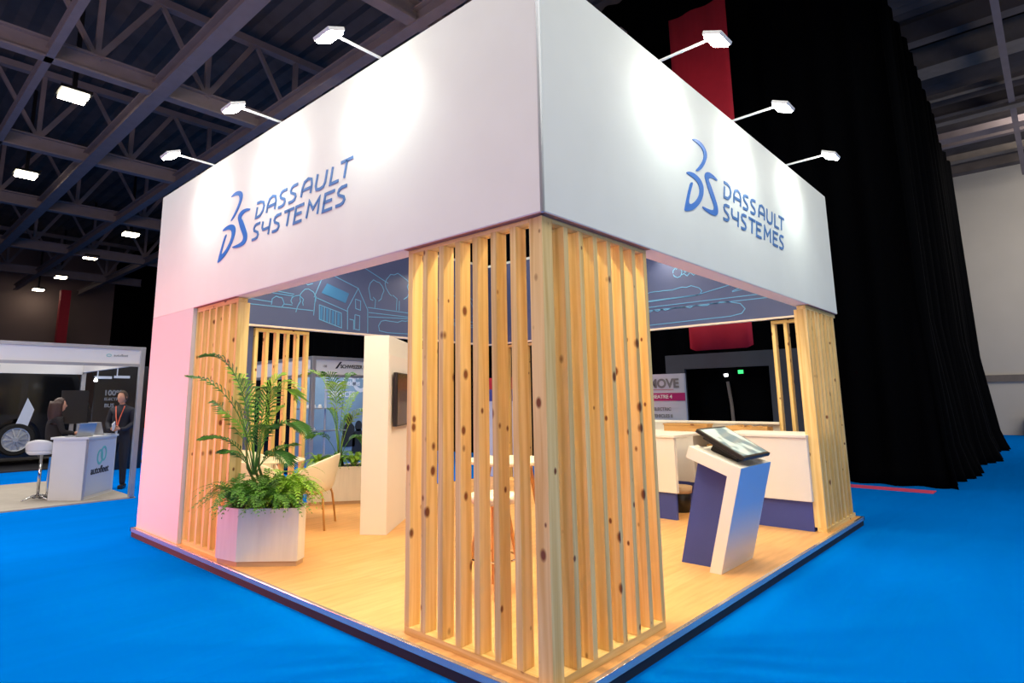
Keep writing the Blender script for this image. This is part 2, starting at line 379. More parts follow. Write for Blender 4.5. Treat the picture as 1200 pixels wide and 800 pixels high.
# hall lamps (twin LED high bays) seen over the left booth
HL = [((.58, 15.17), 'twin hall lamp, largest, at upper left of the ceiling'), ((.86, 22.5), 'twin hall lamp at left edge below the largest one'), ((5.7, 28.2), 'hall lamp nearest the stand in the receding row'),
      ((5.67, 34.6), 'second hall lamp of the receding row above the left booth'), ((5.83, 41.7), 'third hall lamp of the receding row'), ((5.79, 47.6), 'farthest and lowest hall lamp of the receding row')]
for (x, y), lb in HL:
    t = thing('hall_lamp', (x, y, 9.0), lb, 'lamp', 'high bay hall lamps')
    MB().box(x-.34, x+.34, y-.34, y+.34, 9.08, 9.16).box(x-.05, x+.05, y-.05, y+.05, 9.16, 12.12).build('lamp_housing', 'blackplastic', t)
    for s in (-1, 1): MB().box(x-.28, x+.28, y+s*.17-.1, y+s*.17+.1, 9.0, 9.08).build('lamp_diffuser', 'halllamp', t)

# ---- black drapes (L-shaped, corner nearest the stand)
def drape(name, p0, p1, z0, zt0, zt1, amp, pitch, label, flare=.25):
    mb = MB(); p0 = Vector(p0+(0,)); p1 = Vector(p1+(0,)); d = (p1-p0); ln = d.length; d.normalize(); nn = Vector((-d.y, d.x, 0))
    n = int(ln/pitch*6); rows = [0, .02, .06, .3, .7, 1]
    for i in range(n+1):
        s = ln*i/n; a = math.sin(s/pitch*2*PI)+.4*math.sin(s/pitch*5.1+1)+.5*math.sin(s*.9)
        zt = zt0+(zt1-zt0)*i/n
        for k in rows:
            off = amp*a*(1.2-.5*k)+flare*(1-k)**9*(1+.5*math.sin(s*1.7))
            p = p0+d*s+nn*off; mb.v.append((p.x, p.y, z0+(zt-z0)*k))
    R = len(rows)
    for i in range(n):
        for k in range(R-1): mb.f.append((i*R+k, (i+1)*R+k, (i+1)*R+k+1, i*R+k+1))
    o = mb.build(name, 'drape', smooth=True)
    s = o.modifiers.new('thick', 'SOLIDIFY'); s.thickness = .01
    return tag(o, label, 'drape')
drape('black_drape', (10.55, -.42), (10.55, 48.5), HZ, 11.95, 11.95, .07, .55, 'very tall black drape hanging behind the whole stand', .15)
drape('black_drape', (21.0, -.2), (10.3, -.2), HZ, 8.62, 10.5, -.09, .6, 'tall black drape at right running back towards the white wall', .3) 
tag(MB().box(9.55, 9.88, -.3, 6, HZ, HZ+.012).build('pink_carpet_strip', 'pinkfloor'), 'narrow pink carpet strip along the foot of the black drape', 'carpet strip')
tag(MB().box(27.9, 28.4, -1.9, -.85, HZ, .62).box(27.95, 28.35, -1.8, -1.0, .62, .66).build('flight_case', 'blackplastic', bevel=.02), 'black flight case on the carpet by the white hall wall, at right edge', 'case')

# red hanging banner
mb = MB(); n = 12
for i in range(n+1):
    y = 2.07+1.22*i/n
    for z in (2.36, 3, 6, 9.55): mb.v.append((8.9+.03*math.sin(i*1.1+z), y, z+(.05*(i in (0, n)) if z < 2.5 else 0)))
for i in range(n):
    for k in range(3): mb.f.append((i*4+k, (i+1)*4+k, (i+1)*4+k+1, i*4+k+1))
rb = mb.build('hanging_banner', 'red', smooth=True); rb.modifiers.new('t', 'SOLIDIFY').thickness = .01
tag(rb, 'long plain red banner hanging behind the stand in front of the black drape', 'banner')

# grey theatre wall with a dark doorway, exit sign and lamp
t = thing('theatre_wall', (9.9, 2, HZ), 'dark grey exhibition wall with a black doorway, seen through the right opening', 'wall')
MB().box(9.9, 10.0, 3.92, 4.35, HZ, 2.37).box(9.9, 10.0, 1.2, 2.16, HZ, 2.37).box(9.9, 10.0, 2.16, 3.92, 2.06, 2.37).build('wall_panel', 'greywall', t)
MB().box(10.22, 10.25, 2.0, 4.1, HZ, 2.37).build('doorway_lining', 'drape', t)
t = thing('exit_sign', (10.17, 2.78, 1.95), 'small green lit exit sign inside the black doorway', 'exit sign')
a = pix(864.5, 433, 'x', 10.18); b = pix(872, 438, 'x', 10.18)
MB().box(10.17, 10.2, b.y, a.y, b.z, a.z).build('sign_case', 'blackplastic', t)
MB().box(10.16, 10.17, b.y+.01, a.y-.01, b.z+.01, a.z-.01).build('lit_face', 'exit', t)
a = pix(848.5, 436.5, 'x', 10.17); b = pix(854, 441, 'x', 10.17)
tag(MB().lathe([(.0, 0), (.035, .0), (.045, .02), (.045, .05), (.02, .06)], (10.15, (a.y+b.y)/2, b.z), 12).build('doorway_lamp', 'whitelamp', smooth=True), 'small round white lamp glowing in the black doorway', 'lamp')
a = pix(853, 447, 'x', 10.15); b = pix(861, 495, 'x', 10.15)
tag(MB().tube([(10.14, a.y, a.z), (10.14, (a.y+b.y)/2-.01, 1.3), (10.14, b.y, .4), (10.14, b.y, HZ)], .035, 8).build('lit_fold_streak', 'duct'), 'slim grey streak standing in for a lit drape fold in the black doorway', 'post')  # grey tube stands in for light catching a drape fold

# theatre sign totem
t = thing('theatre_sign', (8.4, 3.6, HZ), 'white free-standing theatre sign with a magenta band, left in the right opening', 'sign')
MB().box(8.4, 8.46, 3.22, 4.25, HZ, 1.91).build('sign_board', 'signwhite', t)
MB().box(8.392, 8.4, 3.22, 4.25, 1.395, 1.545).build('magenta_band', 'magenta', t)
SF = lambda u, v, d: (8.39-d, 4.2-u, v)
text('lettering', 'MOVE', 'greyprint', t, lambda u, v, d: (8.396-d, 3.97-u, 1.65+v), .235, bold=.009)
text('lettering', 'THEATRE 4', 'whiteprint', t, lambda u, v, d: (8.388-d, 3.97-u, 1.442+v), .098, bold=.003)
text('lettering', 'ELECTRIC', 'greyprint', t, lambda u, v, d: (8.396-d, 3.89-u, 1.21+v), .085, bold=.002)
text('lettering', 'VEHICLES II', 'greyprint', t, lambda u, v, d: (8.396-d, 3.92-u, 1.08+v), .085, bold=.002)
MB().box(8.394, 8.4, 3.45, 4.15, 1.605, 1.613).build('thin_red_line', 'red', t)

# ================================================================== THE STAND
pt = thing('stand_platform', (0, 0, HZ), 'raised wood-floored platform with metal trim under the whole white stand', 'platform')
o = .05
MB().box(-o+.012, L+o-.012, -o+.012, W+o-.012, HZ, -.035).build('skirting', 'black', pt)
mb = MB()
for a, b in (((-o, L+o), (-o, -o+.03)), ((-o, L+o), (W+o-.03, W+o))): mb.box(a[0], a[1], b[0], b[1], -.04, .003)
for a in (-o, L+o-.03): mb.box(a, a+.03, -o, W+o, -.04, .003)
mb.build('metal_trim', 'edge_metal', pt, bevel=.003)
MB().box(-o+.03, L+o-.03, -o+.03, W+o-.03, -.035, 0).build('wood_floor', 'floor', pt)

ZB, ZT, TH = 2.5, 4.074, .165
def letters(fnbase, parent):
    G = {'D': [[(-.05, 1), (.4, 1), (.75, .88), (.9, .6), (.85, .3), (.6, .05), (.4, 0), (.05, 0), (.05, .72)]],
         'A': [[(0, 0), (0, .55), (.12, .88), (.45, 1), (.78, .88), (.9, .55), (.9, 0)], [(0, .38), (.9, .38)]],
         'S': [[(.92, 1), (.35, 1), (.1, .92), (.03, .75), (.15, .6), (.75, .4), (.88, .22), (.78, .06), (.55, 0), (-.02, 0)]],
         'U': [[(0, 1), (0, .3), (.12, .06), (.45, 0), (.78, .06), (.9, .3), (.9, 1)]],
         'L': [[(0, 1), (0, 0), (.75, 0)]], 'T': [[(0, 1), (1, 1)], [(.5, 1), (.5, 0)]],
         'Y': [[(0, 1), (0, .6), (.15, .42), (.88, .42)], [(.88, 1), (.88, -.05)]],
         'E': [[(.85, 1), (0, 1), (0, 0), (.85, 0)], [(0, .52), (.7, .52)]],
         'M': [[(0, 0), (.04, 1), (.5, .42), (.96, 1), (1, 0)]]}
    H = .142; mb = MB()
    ROW = {3.224: [('D', 0, .168), ('A', .228, .176), ('S', .455, .128), ('S', .645, .128), ('A', .862, .172), ('U', 1.09, .166), ('L', 1.325, .165), ('T', 1.445, .17)],
           3.011: [('S', -.045, .13), ('Y', .135, .17), ('S', .362, .128), ('T', .545, .17), ('E', .752, .155), ('M', .965, .178), ('E', 1.225, .165), ('S', 1.42, .13)]}
    for z0, row in ROW.items():
        for ch, cx, wd in row:
            for st in G[ch]:
                mb.ribbon([(cx+a*wd+b*.25*H, z0+b*H) for a, b in st], .0255, fnbase, .001, .006)
    mb.build('lettering', 'logotext', parent)
    A_ = [(-0.582, 0.579), (-0.514, 0.602), (-0.431, 0.605), (-0.349, 0.582), (-0.307, 0.527), (-0.35, 0.446), (-0.437, 0.364), (-0.516, 0.32), (-0.553, 0.317), (-0.488, 0.368), (-0.416, 0.432), (-0.374, 0.497), (-0.398, 0.548), (-0.467, 0.569), (-0.538, 0.575)]
    D_ = [(-0.741, 0.244), (-0.683, 0.267), (-0.583, 0.276), (-0.485, 0.257), (-0.431, 0.205), (-0.448, 0.126), (-0.518, 0.044), (-0.63, -0.032), (-0.733, -0.073), (-0.814, -0.089), (-0.805, -0.05), (-0.753, 0.051), (-0.69, 0.157), (-0.652, 0.186), (-0.638, 0.175), (-0.676, 0.115), (-0.716, 0.042), (-0.732, -0.002), (-0.704, -0.011), (-0.62, 0.029), (-0.541, 0.094), (-0.511, 0.157), (-0.534, 0.207), (-0.61, 0.232), (-0.688, 0.237)]
    S_ = [(-0.12, 0.345), (-0.188, 0.365), (-0.287, 0.37), (-0.355, 0.351), (-0.386, 0.312), (-0.368, 0.269), (-0.317, 0.187), (-0.254, 0.107), (-0.238, 0.072), (-0.254, 0.045), (-0.311, 0.029), (-0.397, 0.024), (-0.476, 0.022), (-0.452, 0.006), (-0.36, -0.007), (-0.252, -0.007), (-0.194, 0.008), (-0.159, 0.042), (-0.162, 0.099), (-0.21, 0.175), (-0.273, 0.256), (-0.31, 0.294), (-0.284, 0.32), (-0.215, 0.337), (-0.148, 0.335)]
    def smooth(P):
        Q = []
        n = len(P)
        for i in range(n):
            p0, p1, p2, p3 = (Vector(P[(i+k-1) % n]) for k in range(4))
            for t in (0, .33, .66):
                Q.append(tuple(.5*((2*p1)+(p2-p0)*t+(2*p0-5*p1+4*p2-p3)*t*t+(3*p1-p0-3*p2+p3)*t**3)))
        return Q
    mb = MB()
    for P in (A_, D_, S_): mb.prism([(a, 3.0+b) for a, b in smooth(P)], fnbase, .001, .006)
    mb.build('emblem', 'logo', parent)

fr = thing('fascia_wall', (0, 0, ZB), 'white upper fascia of the stand facing right, with blue emblem and lettering', 'fascia')
MB().box(.012, L, 0, TH, ZB, ZT).build('fascia_panel', 'fascia', fr)
MB().box(.004, L-.004, .004, TH, ZB-.006, ZB).build('soffit', 'soffit', fr)
letters(lambda u, v, d: (2.63+u, -d, v), fr)
fl = thing('fascia_wall', (0, W, ZB), 'white upper fascia of the stand facing left, with blue emblem and lettering', 'fascia')
MB().box(0, TH, TH, W, ZB, ZT).box(0, .012, .012, TH, ZB, ZT).build('fascia_panel', 'fascia', fl)
MB().box(.004, TH, TH, W-TH, ZB-.006, ZB).build('soffit', 'soffit', fl)
letters(lambda u, v, d: (-d, 3.53-u, v), fl)
tag(MB().box(-.004, .014, -.004, .014, ZB-.004, ZT+.004).build('corner_trim', 'metal'), 'slim aluminium corner trim where the two white fascias meet', 'corner trim')
bk = thing('fascia_wall', (TH, W, ZB), 'back left fascia with a navy inside and light blue line drawing of a house', 'fascia')
MB().box(TH, L-TH, W-TH, W, ZB, ZT).build('fascia_panel', 'fascia', bk)
yb = W-TH-.012
MB().box(TH, L-TH-.012, yb, W-TH, ZB, ZT-.05).build('navy_lining', 'mural', bk)
MB().box(TH, L-TH-.02, yb-.015, yb, ZB-.012, ZB+.012).build('bottom_trim', 'fascia_side', bk)
br = thing('fascia_wall', (L, TH, ZB), 'back right fascia with a navy inside and light blue line drawing of fields', 'fascia')
MB().box(L-TH, L, TH, W, ZB, ZT).build('fascia_panel', 'fascia', br)
xb = L-TH-.012
MB().box(xb, L-TH, TH, W-TH, ZB, ZT-.05).build('navy_lining', 'mural', br)
MB().box(xb-.015, xb, TH, W-TH-.02, ZB-.012, ZB+.012).build('bottom_trim', 'fascia_side', br)

def wob(a, b, n, amp, seed):
    rr = random.Random(seed); out = []
    for i in range(n+1):
        t = i/n; out.append((a[0]+(b[0]-a[0])*t, a[1]+(b[1]-a[1])*t+amp*rr.uniform(-1, 1)*(0 < i < n)))
    return out
def blob(cx, cy, rx, ry, n, seed, a0=-.5, a1=PI+.5):
    rr = random.Random(seed)
    return [(cx+rx*math.cos(a0+(a1-a0)*i/n)*rr.uniform(.8, 1.08), cy+ry*math.sin(a0+(a1-a0)*i/n)*rr.uniform(.8, 1.08)) for i in range(n+1)]
mb = MB(); fb = lambda u, v, d: (u, yb-d, v)
LN = .0115
for q in ([(2.18, 3.38), (2.29, 3.42), (2.91, 3.23), (3.1, 2.9), (3.11, 2.53)], [(2.91, 3.23), (2.72, 2.88), (2.73, 2.55)], [(2.29, 3.40), (2.13, 3.0), (2.72, 2.84)], [(2.15, 3.0), (2.13, 2.72)],
          [(2.22, 2.89), (2.61, 2.8), (2.62, 2.57), (2.23, 2.67), (2.22, 2.89)], [(2.31, 2.87), (2.31, 2.65)], [(2.41, 2.84), (2.41, 2.63)], [(2.51, 2.82), (2.51, 2.6)],
          [(2.86, 3.05), (2.96, 3.03), (2.96, 2.88), (2.87, 2.9), (2.86, 3.05)], [(2.86, 2.8), (2.95, 2.79), (2.95, 2.56), (2.86, 2.57), (2.86, 2.8)], [(2.76, 2.72), (2.84, 2.71), (2.84, 2.56)],
          [(.2, 2.80), (1.2, 2.79), (2.12, 2.79)], [(.2, 2.92), (1.0, 2.87), (1.46, 2.85)], [(.6, 3.0), (1.25, 2.99), (1.82, 2.97)], [(.9, 3.05), (1.3, 3.03), (1.8, 3.0)], [(1.64, 2.84), (1.78, 2.84)],
          [(3.1, 2.94), (3.9, 2.93), (5.8, 2.9)], [(3.12, 2.86), (3.9, 2.86), (5.8, 2.84)], [(3.12, 2.79), (3.9, 2.83), (5.8, 2.8)], [(2.85, 3.66), (2.97, 3.6), (3.5, 3.39)],
          blob(1.55, 2.85, .1, .1, 9, 1), blob(1.86, 2.9, .1, .1, 9, 2), blob(2.03, 2.96, .14, .16, 10, 3), [(1.84, 2.74), (1.86, 2.82), (1.9, 2.9)],
          blob(3.26, 3.22, .15, .2, 12, 4, -1.2, PI+1.2), blob(3.7, 3.36, .26, .24, 14, 5, -1.0, PI+1.0), [(3.24, 2.95), (3.25, 3.08), (3.2, 3.12)], [(3.68, 2.95), (3.69, 3.15), (3.6, 3.2)], [(3.74, 2.95), (3.74, 3.12)],
          wob((3.37, 2.74), (4.4, 2.83), 12, .02, 6), [(3.37, 2.74), (3.32, 2.66), (3.34, 2.58), (3.5, 2.56), (4.4, 2.58)], wob((1.4, 3.2), (2.1, 3.2), 8, .04, 9),
          wob((4.2, 3.3), (5.8, 3.35), 14, .05, 12), blob(4.7, 3.1, .2, .2, 12, 14), blob(5.3, 3.1, .22, .24, 12, 15)):
    mb.ribbon(q, LN, fb, .001, .003)
mb.build('line_drawing', 'muralline', bk)
mb = MB().prism([(2.34, 3.235), (2.74, 3.125), (2.68, 2.965), (2.25, 3.075)], fb, .001, .003)
for i in range(4):
    x = 2.24+.1*i; mb.prism([(x, 2.87-.022*i), (x+.045, 2.86-.022*i), (x+.045, 2.66-.02*i), (x, 2.67-.02*i)], fb, .001, .0025)
mb.build('drawing_infill', 'muralfill', bk)
mb = MB(); fb2 = lambda u, v, d: (xb-d, u, v)
def rev(P): return P
for q in (wob((2.9, 3.06), (1.85, 3.1), 14, .015, 21)+[(1.73, 3.05), (1.69, 3.0), (1.73, 2.95), (2.1, 2.95), (3.5, 2.95)], [(3.5, 2.93), (1.8, 2.945), (1.24, 3.04), (.6, 3.15)], [(3.5, 2.85), (.85, 2.85), (.2, 2.85)],
          wob((3.0, 2.78), (1.3, 2.79), 26, .018, 22)+[(1.15, 2.75), (1.09, 2.67), (1.14, 2.61), (1.3, 2.585), (2.54, 2.57), (3.4, 2.56)], [(3.5, 2.80), (1.6, 2.795), (.74, 2.79), (.2, 2.8)],
          wob((2.07, 3.38), (1.6, 3.3), 10, .05, 23), wob((2.0, 3.28), (1.6, 3.26), 8, .03, 24), [(1.25, 2.94), (1.1, 2.98), (.95, 2.96), (1.25, 2.93)], blob(2.05, 3.33, .08, .08, 10, 25, 0, 6),
          wob((4.9, 3.1), (3.4, 3.1), 16, .05, 26), blob(4.2, 3.3, .25, .25, 14, 27)):
    mb.ribbon(q, LN, fb2, .001, .003)
mb.build('line_drawing', 'muralline', br)

MB().box(.002, .042, .02, 1.23, ZB-.009, ZB-.006).box(.002, .042, 3.88, 4.92, ZB-.009, ZB-.006).build('soffit_shade_strip', 'batten', fl)  # added dark strips painting the soffit shade above the slats
MB().box(.02, 1.23, .002, .042, ZB-.009, ZB-.006).box(4.88, 6.1, .002, .03, ZB-.009, ZB-.006).build('soffit_shade_strip', 'batten', fr)
# panels at the left end and the navy inner panel
tag(MB().box(0, .06, 4.925, W, 0, ZB-.004).build('wall_panel', 'endpanel'), 'tall plain white end panel at the left corner, washed pink', 'panel')
tag(MB().box(.065, 1.27, W-.07, W-.01, 0, ZB-.015).build('wall_panel', 'mural'), 'plain navy inner wall panel left of the back slat screen', 'panel')

# ---- slat screens
def slat(name, parent, x0, y0, sx, sy, z0, z1, mt='pineZ'):
    return MB().box(-sx/2, sx/2, -sy/2, sy/2, z0, z1).build_at(name, mt, parent, (x0+sx/2, y0+sy/2, 0))
def _ba(s, name, mt, parent, loc):
    o = s.build(name, mt, bevel=.002); o.parent = parent; o.location = Vector(loc)-parent_world(parent); return o
MB.build_at = _ba
SW, SD, PT = .045, .095, .157
def rail(parent, x0, x1, y0, y1, z0, z1, mt):
    c = ((x0+x1)/2, (y0+y1)/2, (z0+z1)/2)
    return MB().box(x0-c[0], x1-c[0], y0-c[1], y1-c[1], z0-c[2], z1-c[2]).build_at('rail', mt, parent, c)
# near-left screen incl. corner post
ZB0 = ZB; ZB = ZB-.010
s1 = thing('slat_screen', (.03, .03, 0), 'tall pine slat screen left of the near corner post', 'slat screen')
for k in range(7): slat('slat', s1, .042, .24+PT*k, SD, SW, .045, ZB-.024)
rail(s1, .042, .137, .14, 1.227, 0, .045, 'pineY'); rail(s1, .042, .137, .14, 1.227, ZB-.024, ZB, 'pineY')
s1b = thing('corner_post', (.03, .03, 0), 'thick square pine post at the near corner under the fascia', 'post')
MB().box(-.0475, .0475, -.0475, .0475, 0, ZB).build_at('post', 'pineZ', s1b, (.0895, .0895, 0))
s2 = thing('slat_screen', (.13, .03, 0), 'tall pine slat screen right of the near corner post', 'slat screen')
for k in range(7): slat('slat', s2, .247+PT*k, .042, SW, SD, .045, ZB-.024)
rail(s2, .14, 1.234, .042, .137, 0, .045, 'pineX'); rail(s2, .14, 1.234, .042, .137, ZB-.024, ZB, 'pineX')
s3 = thing('slat_screen', (.03, 3.88, 0), 'pine slat screen between the pink-washed end panel and the front planter', 'slat screen')
for k in range(7): slat('slat', s3, .04, 3.885+.165*k, SD if k else .12, SW, .045, ZB-.045)
rail(s3, .04, .135, 3.885, 4.92, 0, .045, 'pineY'); rail(s3, .04, .135, 3.885, 4.92, ZB-.045, ZB, 'pineY')
s4 = thing('slat_screen', (4.88, .03, 0), 'pine slat screen at the far right corner of the stand', 'slat screen')
for k in range(8): slat('slat', s4, 4.88+PT*k, .03, SW, SD if k else .13, .045, ZB-.045)
rail(s4, 4.88, 6.11, .03, .125, 0, .045, 'pineX'); rail(s4, 4.88, 6.11, .03, .125, ZB-.045, ZB, 'pineX')
s5 = thing('slat_screen', (1.285, W-.1, 0), 'open pine slat screen at the back left behind the white chairs', 'slat screen')
for k in range(6): slat('slat', s5, 1.285+.157*k, W-.105, SW, SD, .045, ZB-.06)
rail(s5, 1.285, 2.115, W-.105, W-.01, 0, .045, 'pineX'); rail(s5, 1.285, 2.115, W-.105, W-.01, ZB-.06, ZB-.015, 'pineX')
s6 = thing('slat_screen', (L-.1, .13, 0), 'open pine slat screen at the back right above the white counter', 'slat screen')
for k in range(5): slat('slat', s6, L-.105, .745-.157*k, SD, SW, .045, ZB-.06)
rail(s6, L-.105, L-.01, .13, .79, 0, .045, 'pineY'); rail(s6, L-.105, L-.01, .13, .79, ZB-.06, ZB-.015, 'pineY')
s7 = thing('slat_screen', (L-.1, 4.9, 0), 'pine slat screen in the rear corner, glimpsed between the near slats', 'slat screen')
for k in range(7): slat('slat', s7, L-.105, 4.95+.157*k, SD, SW, .045, ZB-.06)
rail(s7, L-.105, L-.01, 4.95, 5.94, 0, .045, 'pineY'); rail(s7, L-.105, L-.01, 4.95, 5.94, ZB-.06, ZB-.015, 'pineY')

ZB = ZB0
# ---- arm floodlights on the fascias
def flood(base, out, label):
    x, y = base; t = thing('arm_floodlight', (x, y, ZT), label, 'floodlight', 'arm floodlights above the fascias')
    ox, oy = out; R = .45
    e = Vector((x+ox*R, y+oy*R, ZT+.005))
    MB().tube([(x-ox*.08, y-oy*.08, ZT+.012), (x, y, ZT+.014), (x+ox*R*.85, y+oy*R*.85, ZT+.02)], .011, 8).build('arm', 'lampbody', t, smooth=True)
    MB().box(x-ox*.08-.03, x-ox*.08+.03, y-oy*.08-.03, y-oy*.08+.03, ZT-.0, ZT+.03).build('clamp', 'lampbody', t)
    n = Vector((-ox*.40, -oy*.40, -.92)).normalized(); sd = Vector((-oy, ox, 0)); up = n.cross(sd).normalized()
    def B(c, a, b, d, name, mt):
        v = [c+sd*(i*a)+up*(j*b)+n*(k*d) for k in (-1, 1) for j in (-1, 1) for i in (-1, 1)]
        return MB().add(v, [(0, 2, 3, 1), (4, 5, 7, 6), (0, 1, 5, 4), (2, 6, 7, 3), (0, 4, 6, 2), (1, 3, 7, 5)]).build(name, mt, t, bevel=.004)
    B(e, .10, .072, .014, 'lamp_head', 'lampbody')
    B(e+n*.024, .088, .06, .010, 'lens', 'lamp')
    MB().obox(e-n*.02, e-Vector((ox, oy, 0))*.07+Vector((0, 0, .015)), .03, .03).build('bracket', 'lampbody', t)
    l = area('lamp_light', e+n*.045, e+Vector((-ox*.62, -oy*.62, -.66)), .13, .09, FL_P, (.9, 1, 1), spread=1.75)
    l.parent = t; l.location = Vector(l.location)-parent_world(t)
FL_P = 3.1
for y, lb in ((4.65, 'leftmost white floodlight on the left fascia'), (3.13, 'middle white floodlight on the left fascia'), (1.56, 'floodlight on the left fascia nearest the corner, upper centre-left')):
    flood((0, y), (-1, 0), lb)
for x, lb in ((1.57, 'floodlight on the right fascia nearest the corner, by the red banner'), (3.03, 'middle white floodlight on the right fascia'), (4.6, 'farthest white floodlight on the right fascia')):
    flood((x, 0), (0, -1), lb)
# warm track spots fixed inside, high on the fascias
def track(loc, tgt, label, power=26):
    t = thing('interior_spotlight', loc, label, 'spotlight', 'warm spotlights inside the stand')
    a = Vector(loc); d = (Vector(tgt)-a).normalized()
    MB().tube([a, a+d*.14], .045, 12).build('lamp_barrel', 'lampbody', t)
    wx, wy = a.x, a.y
    if a.x < .31: wx = TH
    elif a.x > L-.33: wx = L-TH-.012
    elif a.y < .31: wy = TH
    else: wy = W-TH-.012
    MB().tube([a, (wx, wy, a.z)], .012, 8).box(wx-.03, wx+.03, wy-.03, wy+.03, a.z-.04, a.z+.04).build('arm', 'lampbody', t)
    MB().tube([a+d*.141, a+d*.146], .036, 12).build('lens', 'halllamp', t)
    l = area('lamp_light', a+d*.16, tgt, .12, .12, power, (1, .76, .42), spread=2.4)
    l.parent = t; l.location = Vector(l.location)-parent_world(t)
for i, (lc, tg) in enumerate([((.3, 1.6, 3.95), (1.6, 2.2, 0)), ((.3, 3.4, 3.95), (1.8, 3.8, 0)), ((.3, 5.2, 3.95), (1.6, 5.0, 0)), ((1.6, .3, 3.95), (2.2, 1.6, 0)), ((3.3, .3, 3.95), (3.6, 1.7, 0)), ((5.0, .3, 3.95), (4.6, 1.8, 0)),
                              ((.95, .3, 3.95), (.0, .8, 1.2)), ((.3, .95, 3.95), (.8, .0, 1.2)), ((L-.32, 2.2, 3.95), (4.4, 1.8, 0)), ((L-.32, 4.4, 3.95), (3.6, 3.6, 0)), ((2.2, W-.32, 3.95), (1.6, 4.6, 0)), ((4.3, W-.32, 3.95), (3.6, 4.2, 0))]):
    track(lc, tg, 'warm spotlight fixed inside the stand high on the fascia', 36 if i in (6, 7) else 21)

# ---- central white wall block with wall screen
B0 = Vector((1.692, 3.594, 0)); dv = Vector((.786, .618, 0)); nv = Vector((.618, -.786, 0))
def cb(s0, s1, o0, o1, z0, z1):
    v = [B0+dv*s+nv*o_+Vector((0, 0, z)) for z in (z0, z1) for o_ in (o0, o1) for s in (s0, s1)]
    return MB().add(v, [(0, 2, 3, 1), (4, 5, 7, 6), (0, 1, 5, 4), (2, 6, 7, 3), (0, 4, 6, 2), (1, 3, 7, 5)])
cw = thing('partition_wall', B0, 'free-standing white partition wall in the middle of the stand, end towards camera', 'partition')
cb(0, 2.0, -.293, 0, 0, 2.2).build('wall_body', 'white', cw, bevel=.004)
cb(0.0, 2.0, 0, .006, 0, 1.98).build('cladding', 'panel', cw, bevel=.002)
tv = thing('wall_screen', B0+dv*.2+Vector((0, 0, 1.16)), 'black flat screen hung on the right side of the white partition', 'screen')
cb(.12, 1.2, .03, .075, 1.16, 1.78).build('screen_case', 'blackplastic', tv, bevel=.004)
cb(.135, 1.185, .075, .078, 1.175, 1.765).build('screen_glass', 'glass', tv)
cb(.5, .8, .006, .03, 1.35, 1.6).build('bracket', 'blackplastic', tv)

# ================================================================== PLANTS
def frond(mb, B, C, T, n, leaf, width, droop=.5, rad=.004, tp=.25, ang=.9, face=None):
    """arching frond: quadratic bezier B-C-T, paired leaflets"""
    B, C, T = Vector(B), Vector(C), Vector(T); pts = []
    for i in range(n+1):
        t = i/n; pts.append(B*(1-t)**2+C*2*t*(1-t)+T*t*t)
    mb.tube(pts, rad, 4, rad*.3)
    for i in range(1, n+1):
        t = i/n
        if t < tp: continue
        tt = (t-tp)/(1-tp)
        l = leaf*(math.sin(PI*min(1, tt*.82+.16))**.7)*random.uniform(.85, 1.1)
        tg = (pts[i]-pts[i-1]).normalized(); sd = tg.cross(Vector((0, 0, 1)))
        if sd.length < .05: sd = Vector((1, 0, 0))
        sd.normalize(); upv = sd.cross(tg).normalized()
        for s in (-1, 1):
            d = (sd*s*math.sin(ang)+tg*math.cos(ang)+upv*.25).normalized()
            p = pts[i]; q = p+d*l*.5+Vector((0, 0, -droop*l*.08)); e = p+d*l+Vector((0, 0, -droop*l*.5))
            wv = tg*width/2
            mb.add([p-wv*.4, p+wv*.4, q+wv, e, q-wv], [(0, 1, 2, 3, 4)])
def fern(c, rad, n, hgt, material, label, group, parent=None, sweep=None, leaf=.045):
    mb = MB(); c = Vector(c)
    for i in range(n):
        a = 2*PI*i/n+random.uniform(-.2, .2); 
        if sweep: a = sweep[0]+(sweep[1]-sweep[0])*random.random()
        ln = rad*random.uniform(.65, 1.15); hh = hgt*random.uniform(.6, 1.15)
        d = Vector((math.cos(a), math.sin(a), 0))
        B = c+d*.02+Vector((0, 0, 0)); C_ = c+d*ln*.35+Vector((0, 0, hh*1.25)); T = c+d*ln+Vector((0, 0, hh*random.uniform(-.15, .75)))
        frond(mb, B, C_, T, 16, leaf*random.uniform(.9, 1.4), .019, .5, .0022, .12, 1.0)
    o = mb.build('fern', material, loc=tuple(c))
    return tag(o, label, 'fern', group)

def prism_poly(poly, z0, z1, scale=1, c=None):
    return MB().prism(poly, XY, z0, z1)
def shrink(poly, k):
    cx = sum(p[0] for p in poly)/len(poly); cy = sum(p[1] for p in poly)/len(poly)
    return [(cx+(a-cx)*k, cy+(b-cy)*k) for a, b in poly]
def planter(poly, h, label):
    c = (sum(p[0] for p in poly)/len(poly), sum(p[1] for p in poly)/len(poly))
    t = thing('planter', (c[0], c[1], 0), label, 'planter')
    MB().prism(poly, XY, .045, h-.03).build('planter_body', 'planter', t)
    MB().prism(shrink(poly, .965), XY, 0, .045).build('kick_base', 'kick', t)
    n = len(poly); inn = shrink(poly, .93); mb = MB()
    mb.v = [(a, b, z) for P in (poly, inn) for z in (h-.03, h) for a, b in P]
    for i in range(n):
        j = (i+1) % n
        mb.f += [(i, j, n+j, n+i), (n+i, n+j, 3*n+j, 3*n+i), (2*n+j, 2*n+i, 3*n+i, 3*n+j)]
    mb.build('rim', 'planter', t)
    MB().prism(inn, XY, h-.031, h-.02).build('soil', 'soil', t)
    return t
PA = [(-.047, 3.868), (.012, 3.575), (.395, 3.18), (.51, 3.26), (.62, 3.62), (.5, 3.86), (.3, 3.873)]
planter(PA, .5, 'white faceted planter at the left edge of the stand, full of ferns and a palm')
